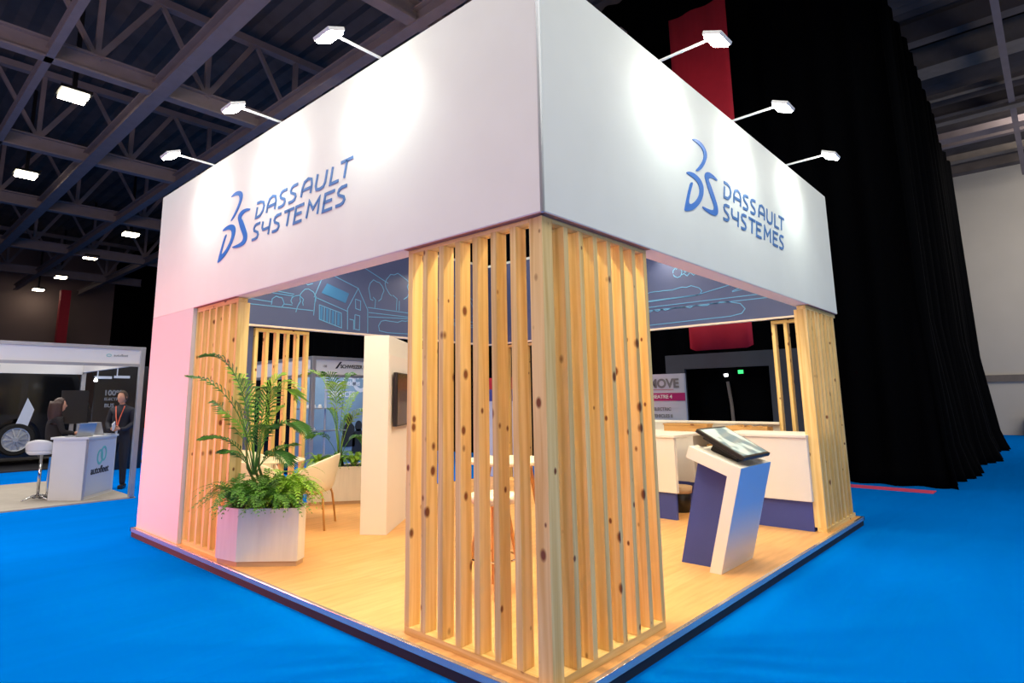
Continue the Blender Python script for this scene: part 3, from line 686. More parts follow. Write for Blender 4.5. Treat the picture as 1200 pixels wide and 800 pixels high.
g1 = 'ferns in the front planter'
for i, (x, y, r_, n_, h_, m_, lb) in enumerate([
        (.06, 3.72, .40, 44, .30, 'leaf', 'bushy green fern at the far left of the front planter, spilling outwards'),
        (.12, 3.56, .34, 40, .24, 'leaf', 'green fern at front left of the front planter, fronds hanging over its face'),
        (.30, 3.37, .34, 44, .24, 'leaf', 'dense fern at the front centre of the front planter'),
        (.44, 3.34, .32, 42, .32, 'leaf2', 'bright green fern at the right end of the front planter'),
        (.28, 3.62, .38, 40, .34, 'leaf', 'darker fern in the middle of the front planter around the palm'),
        (.50, 3.62, .34, 42, .34, 'leaf2', 'yellow-green fern at the back right of the front planter')]):
    fern((x, y, .485), r_, n_, h_, m_, lb, g1)

def palm(base, fronds, stems, label, depth, mats=('palm', 'palmlight')):
    b = Vector(base); t = thing('palm', b, label, 'palm')
    mb = MB()
    for s in stems: mb.tube(s, .016, 6, .008)
    mb.build('stem', 'stem', t, smooth=True)
    k0 = b.dot(FW)
    for (bx, by), (cx_, cy_), (tx, ty), dz, ll, mi in fronds:
        def at(px, py, dd):
            v = FW+RT*((px-PX)/F)-UP*((py-PY)/F); return CAM+v*(depth+dd)
        m_ = MB(); frond(m_, at(bx, by, 0), at(cx_, cy_, dz*.5), at(tx, ty, dz), 22, ll, .024, .9, .006, .34, .66)
        m_.build('frond', mats[mi], t)
    return t
DP = (Vector((.32, 3.60, .6))-CAM).dot(FW)
def atd(px, py, d): return CAM+(FW+RT*((px-PX)/F)-UP*((py-PY)/F))*d
palm((.32, 3.60, .48), [((297, 555), (286, 450), (220, 440), .1, .27, 0), ((298, 555), (290, 405), (236, 418), -.2, .22, 0), ((299, 550), (318, 420), (346, 468), .2, .30, 1),
                        ((299, 550), (318, 470), (358, 508), -.2, .26, 0), ((298, 548), (290, 455), (272, 432), .2, .3, 1), ((295, 556), (282, 505), (234, 514), -.3, .22, 0),
                        ((300, 556), (318, 510), (336, 545), -.3, .22, 0), ((298, 552), (298, 470), (284, 446), -.1, .3, 1), ((300, 552), (306, 450), (330, 440), .3, .28, 1),
                        ((296, 556), (284, 490), (252, 470), .35, .26, 0), ((299, 556), (312, 490), (330, 478), .1, .28, 1), ((297, 556), (290, 500), (276, 470), .0, .28, 0), ((299, 554), (296, 500), (262, 482), .15, .30, 1), ((300, 554), (304, 480), (318, 455), -.15, .30, 0), ((299, 556), (310, 530), (344, 520), -.1, .26, 0), ((296, 556), (286, 530), (262, 530), -.2, .24, 0), ((298, 556), (302, 500), (316, 500), -.2, .26, 0)],
     [[(.32, 3.60, .48), tuple(atd(297, 545, DP)), tuple(atd(297, 520, DP))], [(.34, 3.62, .48), tuple(atd(303, 545, DP)), tuple(atd(306, 510, DP))], [(.30, 3.58, .48), tuple(atd(290, 548, DP)), tuple(atd(288, 515, DP))]],
     'tall arching palm rising from the front planter beside the left slat screen', DP)
# back planter with ferns and palm
PB = [(1.9, 5.62), (2.10, 5.50), (2.9, 5.5), (3.35, 5.5), (3.5, 5.75), (3.5, 6.0), (2.0, 6.0), (1.9, 5.9)]
PB = [(2.16, 6.06), (2.12, 5.95), (2.82, 5.45), (3.3, 5.45), (3.5, 5.7), (3.5, 6.06)]
planter(PB, .52, 'pale wood-look planter against the back left opening, partly behind a chair')
g2 = 'ferns in the back planter'
for x, y, r_, n_, h_, m_, lb in [(2.28, 5.98, .26, 24, .22, 'leaf2', 'small fern at the left end of the back planter beside the slats'), (2.5, 5.85, .3, 24, .22, 'leaf', 'fern in the back planter just left of its palm'),
                                 (2.72, 5.72, .32, 26, .22, 'leaf2', 'bright fern in the back planter right of its palm'), (2.95, 5.66, .3, 22, .2, 'leaf2', 'fern in the back planter next to the white partition')]:
    fern((x, y, .505), r_, n_, h_, m_, lb, g2)
DP2 = (Vector((2.6, 5.85, .6))-CAM).dot(FW)
palm((2.6, 5.85, .5), [((396, 530), (388, 420), (358, 440), .2, .3, 1), ((396, 530), (396, 430), (380, 440), -.2, .3, 0), ((397, 530), (402, 440), (412, 440), .2, .32, 0), ((399, 530), (410, 475), (432, 482), -.2, .3, 1),
                       ((395, 534), (382, 500), (366, 512), -.3, .25, 0), ((400, 534), (412, 500), (424, 520), .2, .25, 0), ((397, 530), (392, 450), (396, 450), -.3, .32, 1), ((398, 530), (404, 480), (418, 460), .3, .3, 1), ((397, 530), (394, 490), (386, 480), .1, .3, 0), ((398, 530), (402, 495), (408, 488), .1, .3, 0)],
     [[(2.6, 5.85, .5), tuple(atd(397, 530, DP2)), tuple(atd(396, 505, DP2))], [(2.62, 5.86, .5), tuple(atd(400, 530, DP2)), tuple(atd(401, 510, DP2))]],
     'smaller palm rising from the back planter in front of the blue booth', DP2)

# ================================================================== FURNITURE
def tub_chair(loc, rz, label):
    t = thing('tub_chair', (0, 0, 0), label, 'chair', 'white tub chairs around the round table')
    # shell: rings from the seat centre to the rim, open at the front (+y local)
    mb = MB(); NT_, NS = 28, 8
    A0, A1 = -PI/2-2.45, -PI/2+2.45
    for i in range(NT_+1):
        th = A0+(A1-A0)*i/NT_; f = math.cos((th+PI/2)/2.45*PI/2)   # 1 at back, 0 at front tips
        f = max(0, f); top = .47+.37*(f**.9)
        for j in range(NS+1):
            s = j/NS
            if s < .5: r_ = .27*s/.5; z = .39+.03*(s/.5)**2
            else:
                q = (s-.5)/.5; r_ = .27+.085*q**.8; z = .42+(top-.42)*q
            mb.v.append((r_*math.cos(th)*1.08, r_*math.sin(th), z))
    for i in range(NT_):
        for j in range(NS): mb.f.append((i*(NS+1)+j, (i+1)*(NS+1)+j, (i+1)*(NS+1)+j+1, i*(NS+1)+j+1))
    o = mb.build('shell', 'chair', t, smooth=True); s = o.modifiers.new('t', 'SOLIDIFY'); s.thickness = .022; s.offset = 0
    s2_ = o.modifiers.new('sub', 'SUBSURF'); s2_.levels = s2_.render_levels = 1
    MB().lathe([(.0, .415), (.20, .415), (.245, .43), (.25, .455), (.22, .475), (.0, .48)], (0, .02, 0), 28).build('seat_pad', 'chair', t, smooth=True)
    for sx in (-1, 1):
        for sy in (-1, 1):
            MB().tube([(sx*.08, sy*.08, .38), (sx*.20, sy*.19, .405), (sx*.228, sy*.215, .39), (sx*.24, sy*.23, .34), (sx*.28, sy*.27, .0)], .0155, 8, .012).build('leg', 'oak', t, smooth=True)
    t.location = loc; t.rotation_euler = (0, 0, rz)
    return t
TC = Vector((1.25, 5.33, 0))
chairs = [((1.38, 4.70), 'white tub chair with its back to the camera, right of the front planter'), ((.64, 4.84), 'white tub chair seen from behind, behind the front planter foliage'),
          ((.44, 5.60), 'white tub chair at the left by the navy panel'), ((1.14, 5.76), 'white tub chair on the far side of the round table by the slats')]
c0 = None
for (x, y), lb in chairs:
    rz = math.atan2(TC.y-y, TC.x-x)-PI/2
    if x == 1.38: rz = .78
    if c0 is None: c0 = tub_chair((x, y, 0), rz, lb)
    else:
        c = copy_tree(c0); c.location = (x, y, 0); c.rotation_euler = (0, 0, rz); c['label'] = lb
t = thing('round_table', TC, 'round white meeting table between the white tub chairs', 'table')
MB().lathe([(0, .715), (.36, .715), (.38, .722), (.38, .735), (.37, .74), (0, .74)], TC, 40).build('tabletop', 'chair', t)
MB().lathe([(.03, .02), (.028, .3), (.03, .715)], TC, 16).build('column', 'white', t)
MB().lathe([(.0, 0), (.24, 0), (.24, .008), (.05, .025), (.0, .03)], TC, 32).build('base', 'white', t)
m, nt, b = NT('clear_glass'); b.inputs['Transmission Weight'].default_value = 1; b.inputs['Roughness'].default_value = .03; b.inputs['IOR'].default_value = 1.3; b.inputs['Base Color'].default_value = (.9, .95, .9, 1); M['clear'] = m
tag(MB().lathe([(.0, 0), (.034, 0), (.038, .13), (.035, .13), (.031, .006), (.0, .006)], (1.3, 5.32, .741), 20).build('drinking_glass', 'clear', smooth=True), 'clear drinking glass standing on the round white table', 'glass')

# ---- kiosk
k = thing('touchscreen_kiosk', (2.95, .35, 0), 'leaning white and navy kiosk stand right of the near slat screen', 'kiosk')
X0, X1 = 2.61, 3.32
prof = [(.25, 0), (.352, 0), (.144, .80), (.50, .935), (.462, 1.035), (.02, .872)]
yz = lambda u, v, d: (d, u, v)
MB().prism(prof, yz, X0, X0+.17).build('side_frame', 'white', k, bevel=.003)
MB().prism(prof, yz, X1-.17, X1).build('side_frame', 'white', k, bevel=.003)
MB().prism([(.352, .0), (.68, 0), (.46, .915), (.144, .80)], yz, X0+.168, X1-.17).build('navy_body', 'navy', k)
MB().prism([(.27, .0), (.352, .0), (.16, .80), (.47, .92), (.45, 1.01), (.05, .86)], yz, X0+.17, X1-.17).build('inner_frame', 'white', k)
MB().prism([(.25, 0.002), (.262, .002), (.034, .87), (.02, .872)], yz, X0+.17, X1-.17).build('front_panel', 'kioskfront', k)
MB().prism([(.2495, 0.002), (.251, .002), (.0215, .871), (.0195, .871)], yz, X0+.003, X1-.003).build('front_sheet', 'kioskfront', k)
ks = thing('touchscreen', (2.95, .25, 1.0), 'black framed touch screen tilted on top of the leaning kiosk', 'touchscreen')
a0 = Vector((0, .0, .955)); a1 = Vector((0, .405, 1.185)); dd = (a1-a0).normalized(); nn = Vector((0, -dd.z, dd.y))
def kp(u, s, h): q = a0+dd*s+nn*h; return (u, q.y, q.z)
Ls = (a1-a0).length
def kb(x0, x1, s0, s1, h0, h1):
    v = [kp(x, s, h) for h in (h0, h1) for s in (s0, s1) for x in (x0, x1)]
    return MB().add(v, [(0, 2, 3, 1), (4, 5, 7, 6), (0, 1, 5, 4), (2, 6, 7, 3), (0, 4, 6, 2), (1, 3, 7, 5)])
kb(2.66, 3.27, 0, Ls, -.035, 0).build('screen_case', 'blackplastic', ks, bevel=.006)
kb(2.72, 3.21, .06, Ls-.06, -.07, -.035).build('rear_housing', 'blackplastic', ks, bevel=.01)
kb(2.8, 3.1, .10, Ls-.14, -.14, -.07).build('mount', 'blackplastic', ks)
def screenmat():
    m, nt, b = NT('lit_touchscreen'); N = nt.nodes.new; Lk = nt.links.new
    tc = N('ShaderNodeTexCoord'); n = N('ShaderNodeTexNoise'); n.inputs['Scale'].default_value = 5; n.inputs['Detail'].default_value = 2
    r = N('ShaderNodeValToRGB'); r.color_ramp.elements[0].position = .42; r.color_ramp.elements[0].color = srgb(120, 140, 150); r.color_ramp.elements[1].position = .55; r.color_ramp.elements[1].color = srgb(186, 206, 206)
    Lk(tc.outputs['Object'], n.inputs['Vector']); Lk(n.outputs[0], r.inputs[0]); Lk(r.outputs[0], b.inputs['Base Color']); Lk(r.outputs[0], b.inputs['Emission Color'])
    b.inputs['Emission Strength'].default_value = .35; b.inputs['Roughness'].default_value = .08
    return m
M['screenlit'] = screenmat()
kb(2.685, 3.245, .025, Ls-.025, 0, .002).build('screen_glass', 'screenlit', ks)

# ---- counters
c = thing('display_counter', (4.85, .3, 0), 'long white counter with navy plinth at the right, behind the kiosk', 'counter')
MB().box(4.86, 5.5, .15, 1.05, 0, .315).build('plinth', 'navy', c)
MB().box(4.82, 5.55, .135, 1.1, .315, 1.0).build('counter_body', 'white', c, bevel=.004)
MB().box(4.80, 5.57, .132, 1.12, 1.0, 1.03).build('worktop', 'white', c, bevel=.003)
c = thing('display_counter', (4.5, 1.8, 0), 'white counter with navy plinth left of the kiosk, next to the near slats', 'counter')
MB().box(4.49, 4.53, 1.56, 2.9, 0, .315).box(4.53, 5.1, 2.3, 2.34, 0, .315).build('plinth', 'navy', c)
MB().box(4.46, 4.52, 1.53, 2.95, .315, .97).box(4.52, 5.1, 2.3, 2.95, .315, .97).build('counter_body', 'white', c, bevel=.004)
MB().box(4.44, 5.12, 1.51, 2.97, .97, 1.0).build('worktop', 'white', c, bevel=.003)
c = thing('shelf_unit', (5.55, 1.5, 0), 'white back counter with open shelves and navy plinth, behind the kiosk', 'shelf unit')
MB().box(5.55, 6.05, 1.14, 2.95, 0, .315).build('plinth', 'navy', c)
MB().box(5.52, 6.05, 1.78, 1.86, .315, .95).box(5.52, 6.05, 1.14, 1.18, .315, .95).box(5.52, 6.05, 2.9, 2.95, .315, .95).box(6.0, 6.05, 1.18, 2.9, .315, .95).box(5.55, 6.0, 1.86, 2.9, .315, .95).build('carcass', 'white', c)
MB().box(5.54, 6.0, 1.18, 1.78, .315, .35).build('shelf', 'white', c)
MB().box(5.54, 6.0, 1.18, 1.78, .62, .645).build('shelf', 'white', c)
MB().box(5.50, 6.06, 1.13, 2.97, .95, .98).build('worktop', 'white', c, bevel=.003)
for z, lb in ((.35, 'small wicker basket on the lower shelf behind the kiosk'), (.645, 'small wicker basket on the upper shelf behind the kiosk')):
    mb = MB()
    for q in range(6): mb.lathe([(.10+.004*q, q*.03), (.115+.004*q, q*.03+.015), (.10+.004*q, q*.03+.03)], (5.68, 1.52, z), 18)
    tag(mb.build('wicker_basket', 'tray', smooth=True), lb, 'basket')
lw = thing('back_ledge', (6.08, 1.8, 0), 'low white ledge wall along the back right opening', 'ledge')
MB().box(6.07, 6.11, .79, 4.94, 0, 1.09).build('wall_body', 'white', lw)
MB().box(6.0, 6.112, .79, 4.94, 1.09, 1.12).build('capping', 'white', lw, bevel=.003)
# rough wood trays on the back counter
def tray(x0, x1, y0, y1, z, wavy, label):
    rr = random.Random(3); mb = MB(); n = 16
    top = [(y0+(y1-y0)*i/n, z+.085+(rr.uniform(-.018, .02) if wavy and 0 < i < n else 0)) for i in range(n+1)]
    for i in range(n):
        a, b = top[i], top[i+1]
        v = [(x, yy, zz) for yy, zt in (a, b) for zz in (z, zt) for x in (x0, x1)]
        mb.add(v, [(0, 1, 3, 2), (4, 6, 7, 5), (0, 4, 5, 1), (2, 3, 7, 6), (0, 2, 6, 4), (1, 5, 7, 3)])
    t = thing('wood_block', ((x0+x1)/2, (y0+y1)/2, z), label, 'wood block')
    mb.build('block_body', 'tray', t)
    if not wavy: MB().box(x0-.01, x1+.01, y0-.01, y1+.01, z+.086, z+.105).build('lid', 'tray', t)
tray(5.75, 5.95, .86, 1.42, 1.03-.05, True, 'live-edge wooden block on the back counter, right of the screen')
tray(5.75, 5.95, 1.68, 2.32, .98, False, 'flat wooden box on the back counter left of the screen')
t = thing('waste_bin', (5.08, 1.80, 0), 'small dark bin standing in the gap between the counters', 'bin')
MB().lathe([(0, 0), (.12, 0), (.14, .3), (.13, .3), (.11, .01), (0, .01)], (5.08, 1.80, 0), 20).build('bin_body', 'blackplastic', t, smooth=True)
MB().lathe([(.10, .22), (.15, .24), (.16, .32), (.12, .3)], (5.08, 1.80, 0), 20).build('bin_liner', 'kick', t, smooth=True)
# white bracket on the far slats
tag(MB().box(6.0, 6.03, .36, .42, 1.04, 1.42).tube([(6.01, .39, 1.42), (5.95, .41, 1.45), (5.93, .42, 1.42)], .01, 6).build('wall_hook', 'white'), 'white wall bracket beside the far right slats', 'bracket')

# ---- items glimpsed between the near-left slats
t = thing('bar_table', (1.9, 1.95, 0), 'pale high table with oak legs glimpsed between the near slats', 'table')
MB().lathe([(0, .86), (.40, .86), (.41, .875), (.41, .89), (0, .9)], (1.9, 1.95, 0), 36).build('tabletop', 'chair', t)
for q in range(4):
    a = PI/4+q*PI/2+.3
    MB().tube([(1.9+.2*math.cos(a), 1.95+.2*math.sin(a), .86), (1.9+.36*math.cos(a), 1.95+.36*math.sin(a), 0)], .02, 8).build('leg', 'oak', t)
def barstool(loc, label):
    t = thing('bar_stool', loc, label, 'bar stool', 'oak legged bar stools behind the near slats')
    x, y, z = loc
    MB().lathe([(0, .66), (.17, .66), (.20, .69), (.205, .72), (.18, .73), (0, .72)], loc, 28).build('seat', 'chair', t, smooth=True)
    for q in range(4):
        a = PI/4+q*PI/2
        MB().tube([(x+.1*math.cos(a), y+.1*math.sin(a), .66), (x+.22*math.cos(a), y+.22*math.sin(a), 0)], .017, 8, .013).build('leg', 'oak', t)
    MB().tube([(x+.185*math.cos(2*PI*q/20), y+.185*math.sin(2*PI*q/20), .26) for q in range(21)], .008, 6).build('foot_ring', 'chrome', t)
barstool((1.02, 1.35, 0), 'white topped bar stool nearest the near slat screen, behind it')
barstool((1.28, .80, 0), 'white topped bar stool behind the corner post')
t = thing('poster_board', (6.8, 5.9, HZ), 'poster board with red and blue print outside the rear corner, glimpsed between the near slats', 'poster')
MB().box(6.8, 6.84, 5.75, 7.0, HZ, 1.90).build('board', 'signwhite', t)
MB().box(6.795, 6.8, 5.75, 7.0, 1.66, 1.90).build('red_print', 'red', t)
MB().box(6.795, 6.8, 5.75, 7.0, 1.42, 1.66).build('blue_print', 'navy', t)

# ================================================================== LEFT BOOTH
bt = thing('shell_booth', (.9, 9.45, HZ), 'open white shell-scheme booth frame at the far left with a counter inside', 'booth')
by = 9.43
MB().box(-5, .97, by, by+.9+2.8, HZ, HZ+.02).build('booth_floor', 'greencarpet', bt)
MB().box(.87, .95, by, by+.08, HZ, 2.40).build('post', 'metal', bt, bevel=.008)
MB().box(.87, .95, by+3.6, by+3.68, HZ, 2.40).build('post', 'metal', bt, bevel=.008)
MB().box(-.62, -.55, by+3.3, by+3.36, HZ, 2.2).build('post', 'metal', bt)
MB().box(-5, .87, by+.02, by+.05, 2.10, 2.38).build('fascia_board', 'white', bt)
MB().box(-5, .87, by, by+.06, 2.345, 2.40).box(-5, .87, by, by+.06, 2.065, 2.11).build('fascia_rail', 'metal', bt)
MB().box(.88, .94, by+.08, by+3.6, 2.10, 2.38).build('side_fascia', 'white', bt)
MB().box(-5, .9, by+3.6, by+3.66, 2.06, 2.38).build('back_fascia', 'white', bt)
MB().box(-1.6, -1.56, by+.06, by+3.6, 2.3, 2.38).build('ceiling_bar', 'metal', bt)
text('lettering', 'autofleet', 'greyprint', bt, lambda u, v, d: (.47+u, by+.02-d, 2.225+v), .06)
MB().tube([(.40+.035*math.cos(q*.6), by+.016, 2.24+.02*math.sin(q*.6)) for q in range(11)], .005, 5).build('emblem', 'teal', bt)

# counter (two angled fronts)
P0, P1, P2 = (-.11, 10.109), (.266, 9.658), (.898, 10.437)
ct = thing('reception_counter', (P1[0], P1[1], HZ), 'white angled reception counter with a teal emblem in the left booth', 'counter')
d1 = (Vector(P1)-Vector(P0)); d2 = Vector(P2)-Vector(P1)
bx = [P0, P1, P2, (.55, 10.72), (.2, 10.3), (.12, 10.38)]
MB().prism([P0, P1, (.5, 9.95), (.06, 10.25)], XY, HZ+.02, .88).build('side_body', 'white', ct)
MB().prism([P1, P2, (.72, 10.58), (.12, 9.84)], XY, HZ+.02, .88).build('front_body', 'white', ct)
MB().prism([(-.15, 10.11), (.266, 9.62), (.93, 10.44), (.70, 10.64), (.24, 10.1), (.03, 10.3)], XY, .88, .915).build('worktop', 'white', ct)
MB().box(P1[0]-.015, P1[0]+.015, P1[1]-.015, P1[1]+.015, HZ+.02, .88).build('corner_profile', 'metal', ct)
e2 = d2.normalized(); n2 = Vector((e2.y, -e2.x))
cf = lambda u, v, d: (P1[0]+e2.x*u+n2.x*d, P1[1]+e2.y*u+n2.y*d, v)
MB().prism([(.04, -.03), (.96, -.03), (.96, .84), (.04, .84)], cf, .001, .006).build('graphic_panel', 'signwhite', ct)
text('lettering', 'autofleet', 'darkprint', ct, lambda u, v, d: cf(.17+u, .30+v, .008+d), .17, bold=.002)
mb = MB()
for cx_, tilt in ((.44, .0), (.56, .0)):
    pts = [(cx_+.085*math.cos(q*PI/8), .565+.11*math.sin(q*PI/8)+(cx_-.44)*.4) for q in range(17)]
    mb.ribbon(pts, .035, cf, .008, .012)
mb.build('emblem', 'teal', ct)

# laptops on the counter
def laptop(loc, rz, label):
    t = thing('laptop', (0, 0, 0), label, 'laptop', 'laptops on the booth counter')
    MB().box(-.16, .16, -.11, .11, 0, .015).build('keyboard_base', 'metal', t)
    MB().add([(-.16, .11, .015), (.16, .11, .015), (.16, .17, .22), (-.16, .17, .22), (-.16, .118, .012), (.16, .118, .012), (.16, .178, .217), (-.16, .178, .217)],
             [(0, 1, 2, 3), (7, 6, 5, 4), (0, 4, 5, 1), (2, 6, 7, 3), (1, 5, 6, 2), (0, 3, 7, 4)]).build('screen_lid', 'metal', t)
    t.location = loc; t.rotation_euler = (0, 0, rz); return t
laptop((.22, 10.0, .916), PI+.5, 'open silver laptop on the left part of the booth counter')
laptop((.66, 10.35, .916), PI-1.2, 'open laptop seen edge-on near the standing man')
t = thing('monitor_screen', (.3, 10.9, 1.1), 'large black monitor on a stand behind the booth counter', 'monitor')
MB().box(.12, .53, 10.95, 11.0, 1.1, 1.69).build('screen_case', 'blackplastic', t)
MB().box(.29, .35, 11.0, 11.04, HZ+.02, 1.5).build('stand_pole', 'metal', t)
MB().box(.12, .52, 10.85, 11.2, HZ+.02, HZ+.05).build('stand_base', 'metal', t)

# bar stool of the booth (white shell, chrome pedestal)
x, y = -.2, 10.35
t = thing('booth_bar_stool', (x, y, HZ), 'white bar stool with chrome pedestal left of the booth counter', 'bar stool')
mb = MB(); 
for i in range(13):
    th = PI*.0+PI*2*i/12*.5+PI*.85
    for j in range(5):
        q = j/4; r_ = .2+.03*q; mb.v.append((x+r_*math.cos(th), y+r_*math.sin(th), .68+.20*q*math.sin(PI*i/12)**.6))
for i in range(12):
    for j in range(4): mb.f.append((i*5+j, (i+1)*5+j, (i+1)*5+j+1, i*5+j+1))
o = mb.build('back_shell', 'white', t, smooth=True); o.modifiers.new('t', 'SOLIDIFY').thickness = .02
MB().lathe([(0, .64), (.17, .64), (.21, .67), (.2, .70), (0, .69)], (x, y, 0), 24).build('seat', 'white', t, smooth=True)
MB().tube([(x, y, HZ+.05), (x, y, .65)], .024, 12).build('pedestal', 'chrome', t, smooth=True)
for q in range(4):
    a = q*PI/2+.4; MB().tube([(x, y, HZ+.10), (x+.12*math.cos(a), y+.12*math.sin(a), HZ+.07), (x+.24*math.cos(a), y+.24*math.sin(a), HZ+.035)], .018, 8, .012).build('foot', 'chrome', t, smooth=True)
# plain white chair at the very left edge
x, y = -1.05, 10.9
t = thing('white_side_chair', (x, y, HZ), 'white side chair cut off by the left edge of the photo', 'chair')
MB().box(x-.21, x+.21, y-.2, y+.2, .34, .37).build('seat', 'white', t, bevel=.01)
MB().box(x+.18, x+.21, y-.2, y+.2, .45, .78).build('backrest', 'white', t, bevel=.01)
for sx in (-1, 1):
    for sy in (-1, 1): MB().tube([(x+sx*.18, y+sy*.17, .35 if sx < 0 else .6), (x+sx*.22, y+sy*.19, HZ+.02)], .013, 8).build('leg', 'white', t)

# ---- people
def skinned(name, joints, edges, material, parent, sub=2):
    me = bpy.data.meshes.new(name); me.from_pydata([j[0] for j in joints], edges, [])
    me.materials.append(M[material]); o = bpy.data.objects.new(name, me); COL.objects.link(o); o.parent = parent
    sk = o.modifiers.new('skin', 'SKIN'); 
    if not me.skin_vertices: me.skin_vertices.new() if hasattr(me.skin_vertices, 'new') else None
    for i, j in enumerate(joints):
        r_ = j[1] if isinstance(j[1], tuple) else (j[1], j[1])
        me.skin_vertices[0].data[i].radius = r_
        me.skin_vertices[0].data[i].use_root = (i == 0)
    s = o.modifiers.new('sub', 'SUBSURF'); s.levels = s.render_levels = sub
    sk.use_smooth_shade = True
    return o
def ensure_skin(o): pass
def make_skin(name, joints, edges, material, parent, sub=2):
    me = bpy.data.meshes.new(name); me.from_pydata([j[0] for j in joints], edges, []); me.materials.append(M[material])
    o = bpy.data.objects.new(name, me); COL.objects.link(o)
    bpy.context.view_layer.objects.active = o
    sk = o.modifiers.new('skin', 'SKIN'); sk.use_smooth_shade = True
    if len(me.skin_vertices) == 0:
        with bpy.context.temp_override(object=o, active_object=o, selected_objects=[o]): bpy.ops.mesh.customdata_skin_add()
    for i, j in enumerate(joints):
        r_ = j[1] if isinstance(j[1], tuple) else (j[1], j[1]); d_ = me.skin_vertices[0].data[i]; d_.radius = r_; d_.use_root = (i == 0)
    s = o.modifiers.new('sub', 'SUBSURF'); s.levels = s.render_levels = sub
    o.parent = parent
    return o
def head(parent, c, facing, s=1, hairmat='darkhair', long=False):
    """head with face; c = head centre (local), facing = angle of the look direction"""
    mb = MB(); n, m_ = 28, 20
    for i in range(m_+1):
        ph = -PI/2+PI*i/m_
        for k_ in range(n):
            th = 2*PI*k_/n; x_ = math.cos(ph)*math.cos(th); y_ = math.cos(ph)*math.sin(th); z_ = math.sin(ph)
            X_ = x_*.098; Y_ = y_*.076; Z_ = z_*.122
            if z_ < 0: X_ *= 1-.10*(-z_); Y_ *= 1-.28*(-z_)          # narrower jaw
            if x_ > .2 and z_ < -.55: X_ += .012
            face = max(0, x_)
            X_ += .024*math.exp(-(y_/.16)**2-((z_+.12)/.2)**2)*(face > .5)   # nose
            X_ -= .008*math.exp(-((abs(y_)-.36)/.16)**2-((z_-.06)/.13)**2)*(face > .5)  # eye sockets
            X_ += .006*math.exp(-(y_/.32)**2-((z_+.5)/.1)**2)*(face > .4)    # lips
            mb.v.append((X_, Y_, Z_))
    for i in range(m_):
        for k_ in range(n): mb.f.append((i*n+k_, i*n+(k_+1) % n, (i+1)*n+(k_+1) % n, (i+1)*n+k_))
    def place(o): o.location = c; o.rotation_euler = (0, 0, facing); o.scale = (s, s, s); o.parent = parent; return o
    o = place(mb.build('head', 'skin', smooth=True))
    for sy in (-1, 1):
        e = MB().lathe([(.0, -.012), (.016, -.01), (.024, .0), (.016, .01), (0, .012)], (0, 0, 0), 10, fn=lambda a, b, c_: (a*.6-.005, c_+sy*.078, b*1.1)).build('ear', 'skin', smooth=True); e.parent = o
        q = MB().lathe([(0, -.007), (.007, 0), (0, .007)], (.083, sy*.030, .01), 8).build('eye', 'darkprint', smooth=True); q.parent = o
    mth = MB().box(.082, .0905, -.02, .02, -.064, -.058).build('mouth', 'lanyard'); mth.parent = o
    hb = MB(); rows = 12
    for i in range(rows+1):
        ph = PI/2-PI*.62*i/rows
        for k_ in range(n):
            th = 2*PI*k_/n; fr_ = math.cos(th)
            lim = .62 if fr_ < .1 else .62-.36*min(1, (fr_-.1)/.5)
            p2 = PI/2-PI*lim*i/rows; e_ = 1.10+.01*math.sin(k_*3)
            hb.v.append((math.cos(p2)*math.cos(th)*.098*e_, math.cos(p2)*math.sin(th)*.076*e_*1.03, math.sin(p2)*.122*e_))
    for i in range(rows):
        for k_ in range(n): hb.f.append((i*n+k_, (i+1)*n+k_, (i+1)*n+(k_+1) % n, i*n+(k_+1) % n))
    h_ = hb.build('hair', hairmat, smooth=True); h_.parent = o; h_.modifiers.new('t', 'SOLIDIFY').thickness = .006
    if long:
        lb_ = MB(); 
        for i in range(9):
            z_ = .06-.44*i/8
            for k_ in range(13):
                th = PI*.45+PI*1.1*k_/12; rr_ = (.104+.02*math.sin(i*.5))*(1-.25*(i/8)**3)
                lb_.v.append((math.cos(th)*rr_-.012, math.sin(th)*rr_*.95, z_+.01*math.sin(k_*2)))
        for i in range(8):
            for k_ in range(12): lb_.f.append((i*13+k_, i*13+k_+1, (i+1)*13+k_+1, (i+1)*13+k_))
        l_ = lb_.build('long_hair', hairmat, smooth=True); l_.parent = o; l_.modifiers.new('t', 'SOLIDIFY').thickness = .03
def hand(parent, wrist, dirv, side, curl=.5):
    """palm + five fingers, skinned"""
    w_ = Vector(wrist); d = Vector(dirv).normalized(); sd = Vector(side).normalized(); dn = d.cross(sd).normalized()
    J = [(tuple(w_), .022), (tuple(w_+d*.045), (.034, .016))]; E = [(0, 1)]
    for i, (o_, ln) in enumerate(((-.03, .055), (-.011, .075), (.009, .08), (.028, .07))):
        b0 = w_+d*.075+sd*o_; k_ = len(J)
        J += [(tuple(b0), .011), (tuple(b0+d*ln*.5+dn*.3*curl*ln), .0095), (tuple(b0+d*ln*.75+dn*1.0*curl*ln), .008)]; E += [(1, k_), (k_, k_+1), (k_+1, k_+2)]
    k_ = len(J); b0 = w_+d*.03+sd*.035
    J += [(tuple(b0), .013), (tuple(b0+sd*.022+d*.028), .011), (tuple(b0+sd*.026+d*.055+dn*.012), .009)]; E += [(1, k_), (k_, k_+1), (k_+1, k_+2)]
    return make_skin('hand', J, E, 'skin', parent, 1)

# standing man, facing the counter, hands together holding a note pad
mp_ = thing('person', (1.10, 10.98, HZ), 'person in a dark suit with orange lanyard standing behind the booth counter, holding papers', 'person')
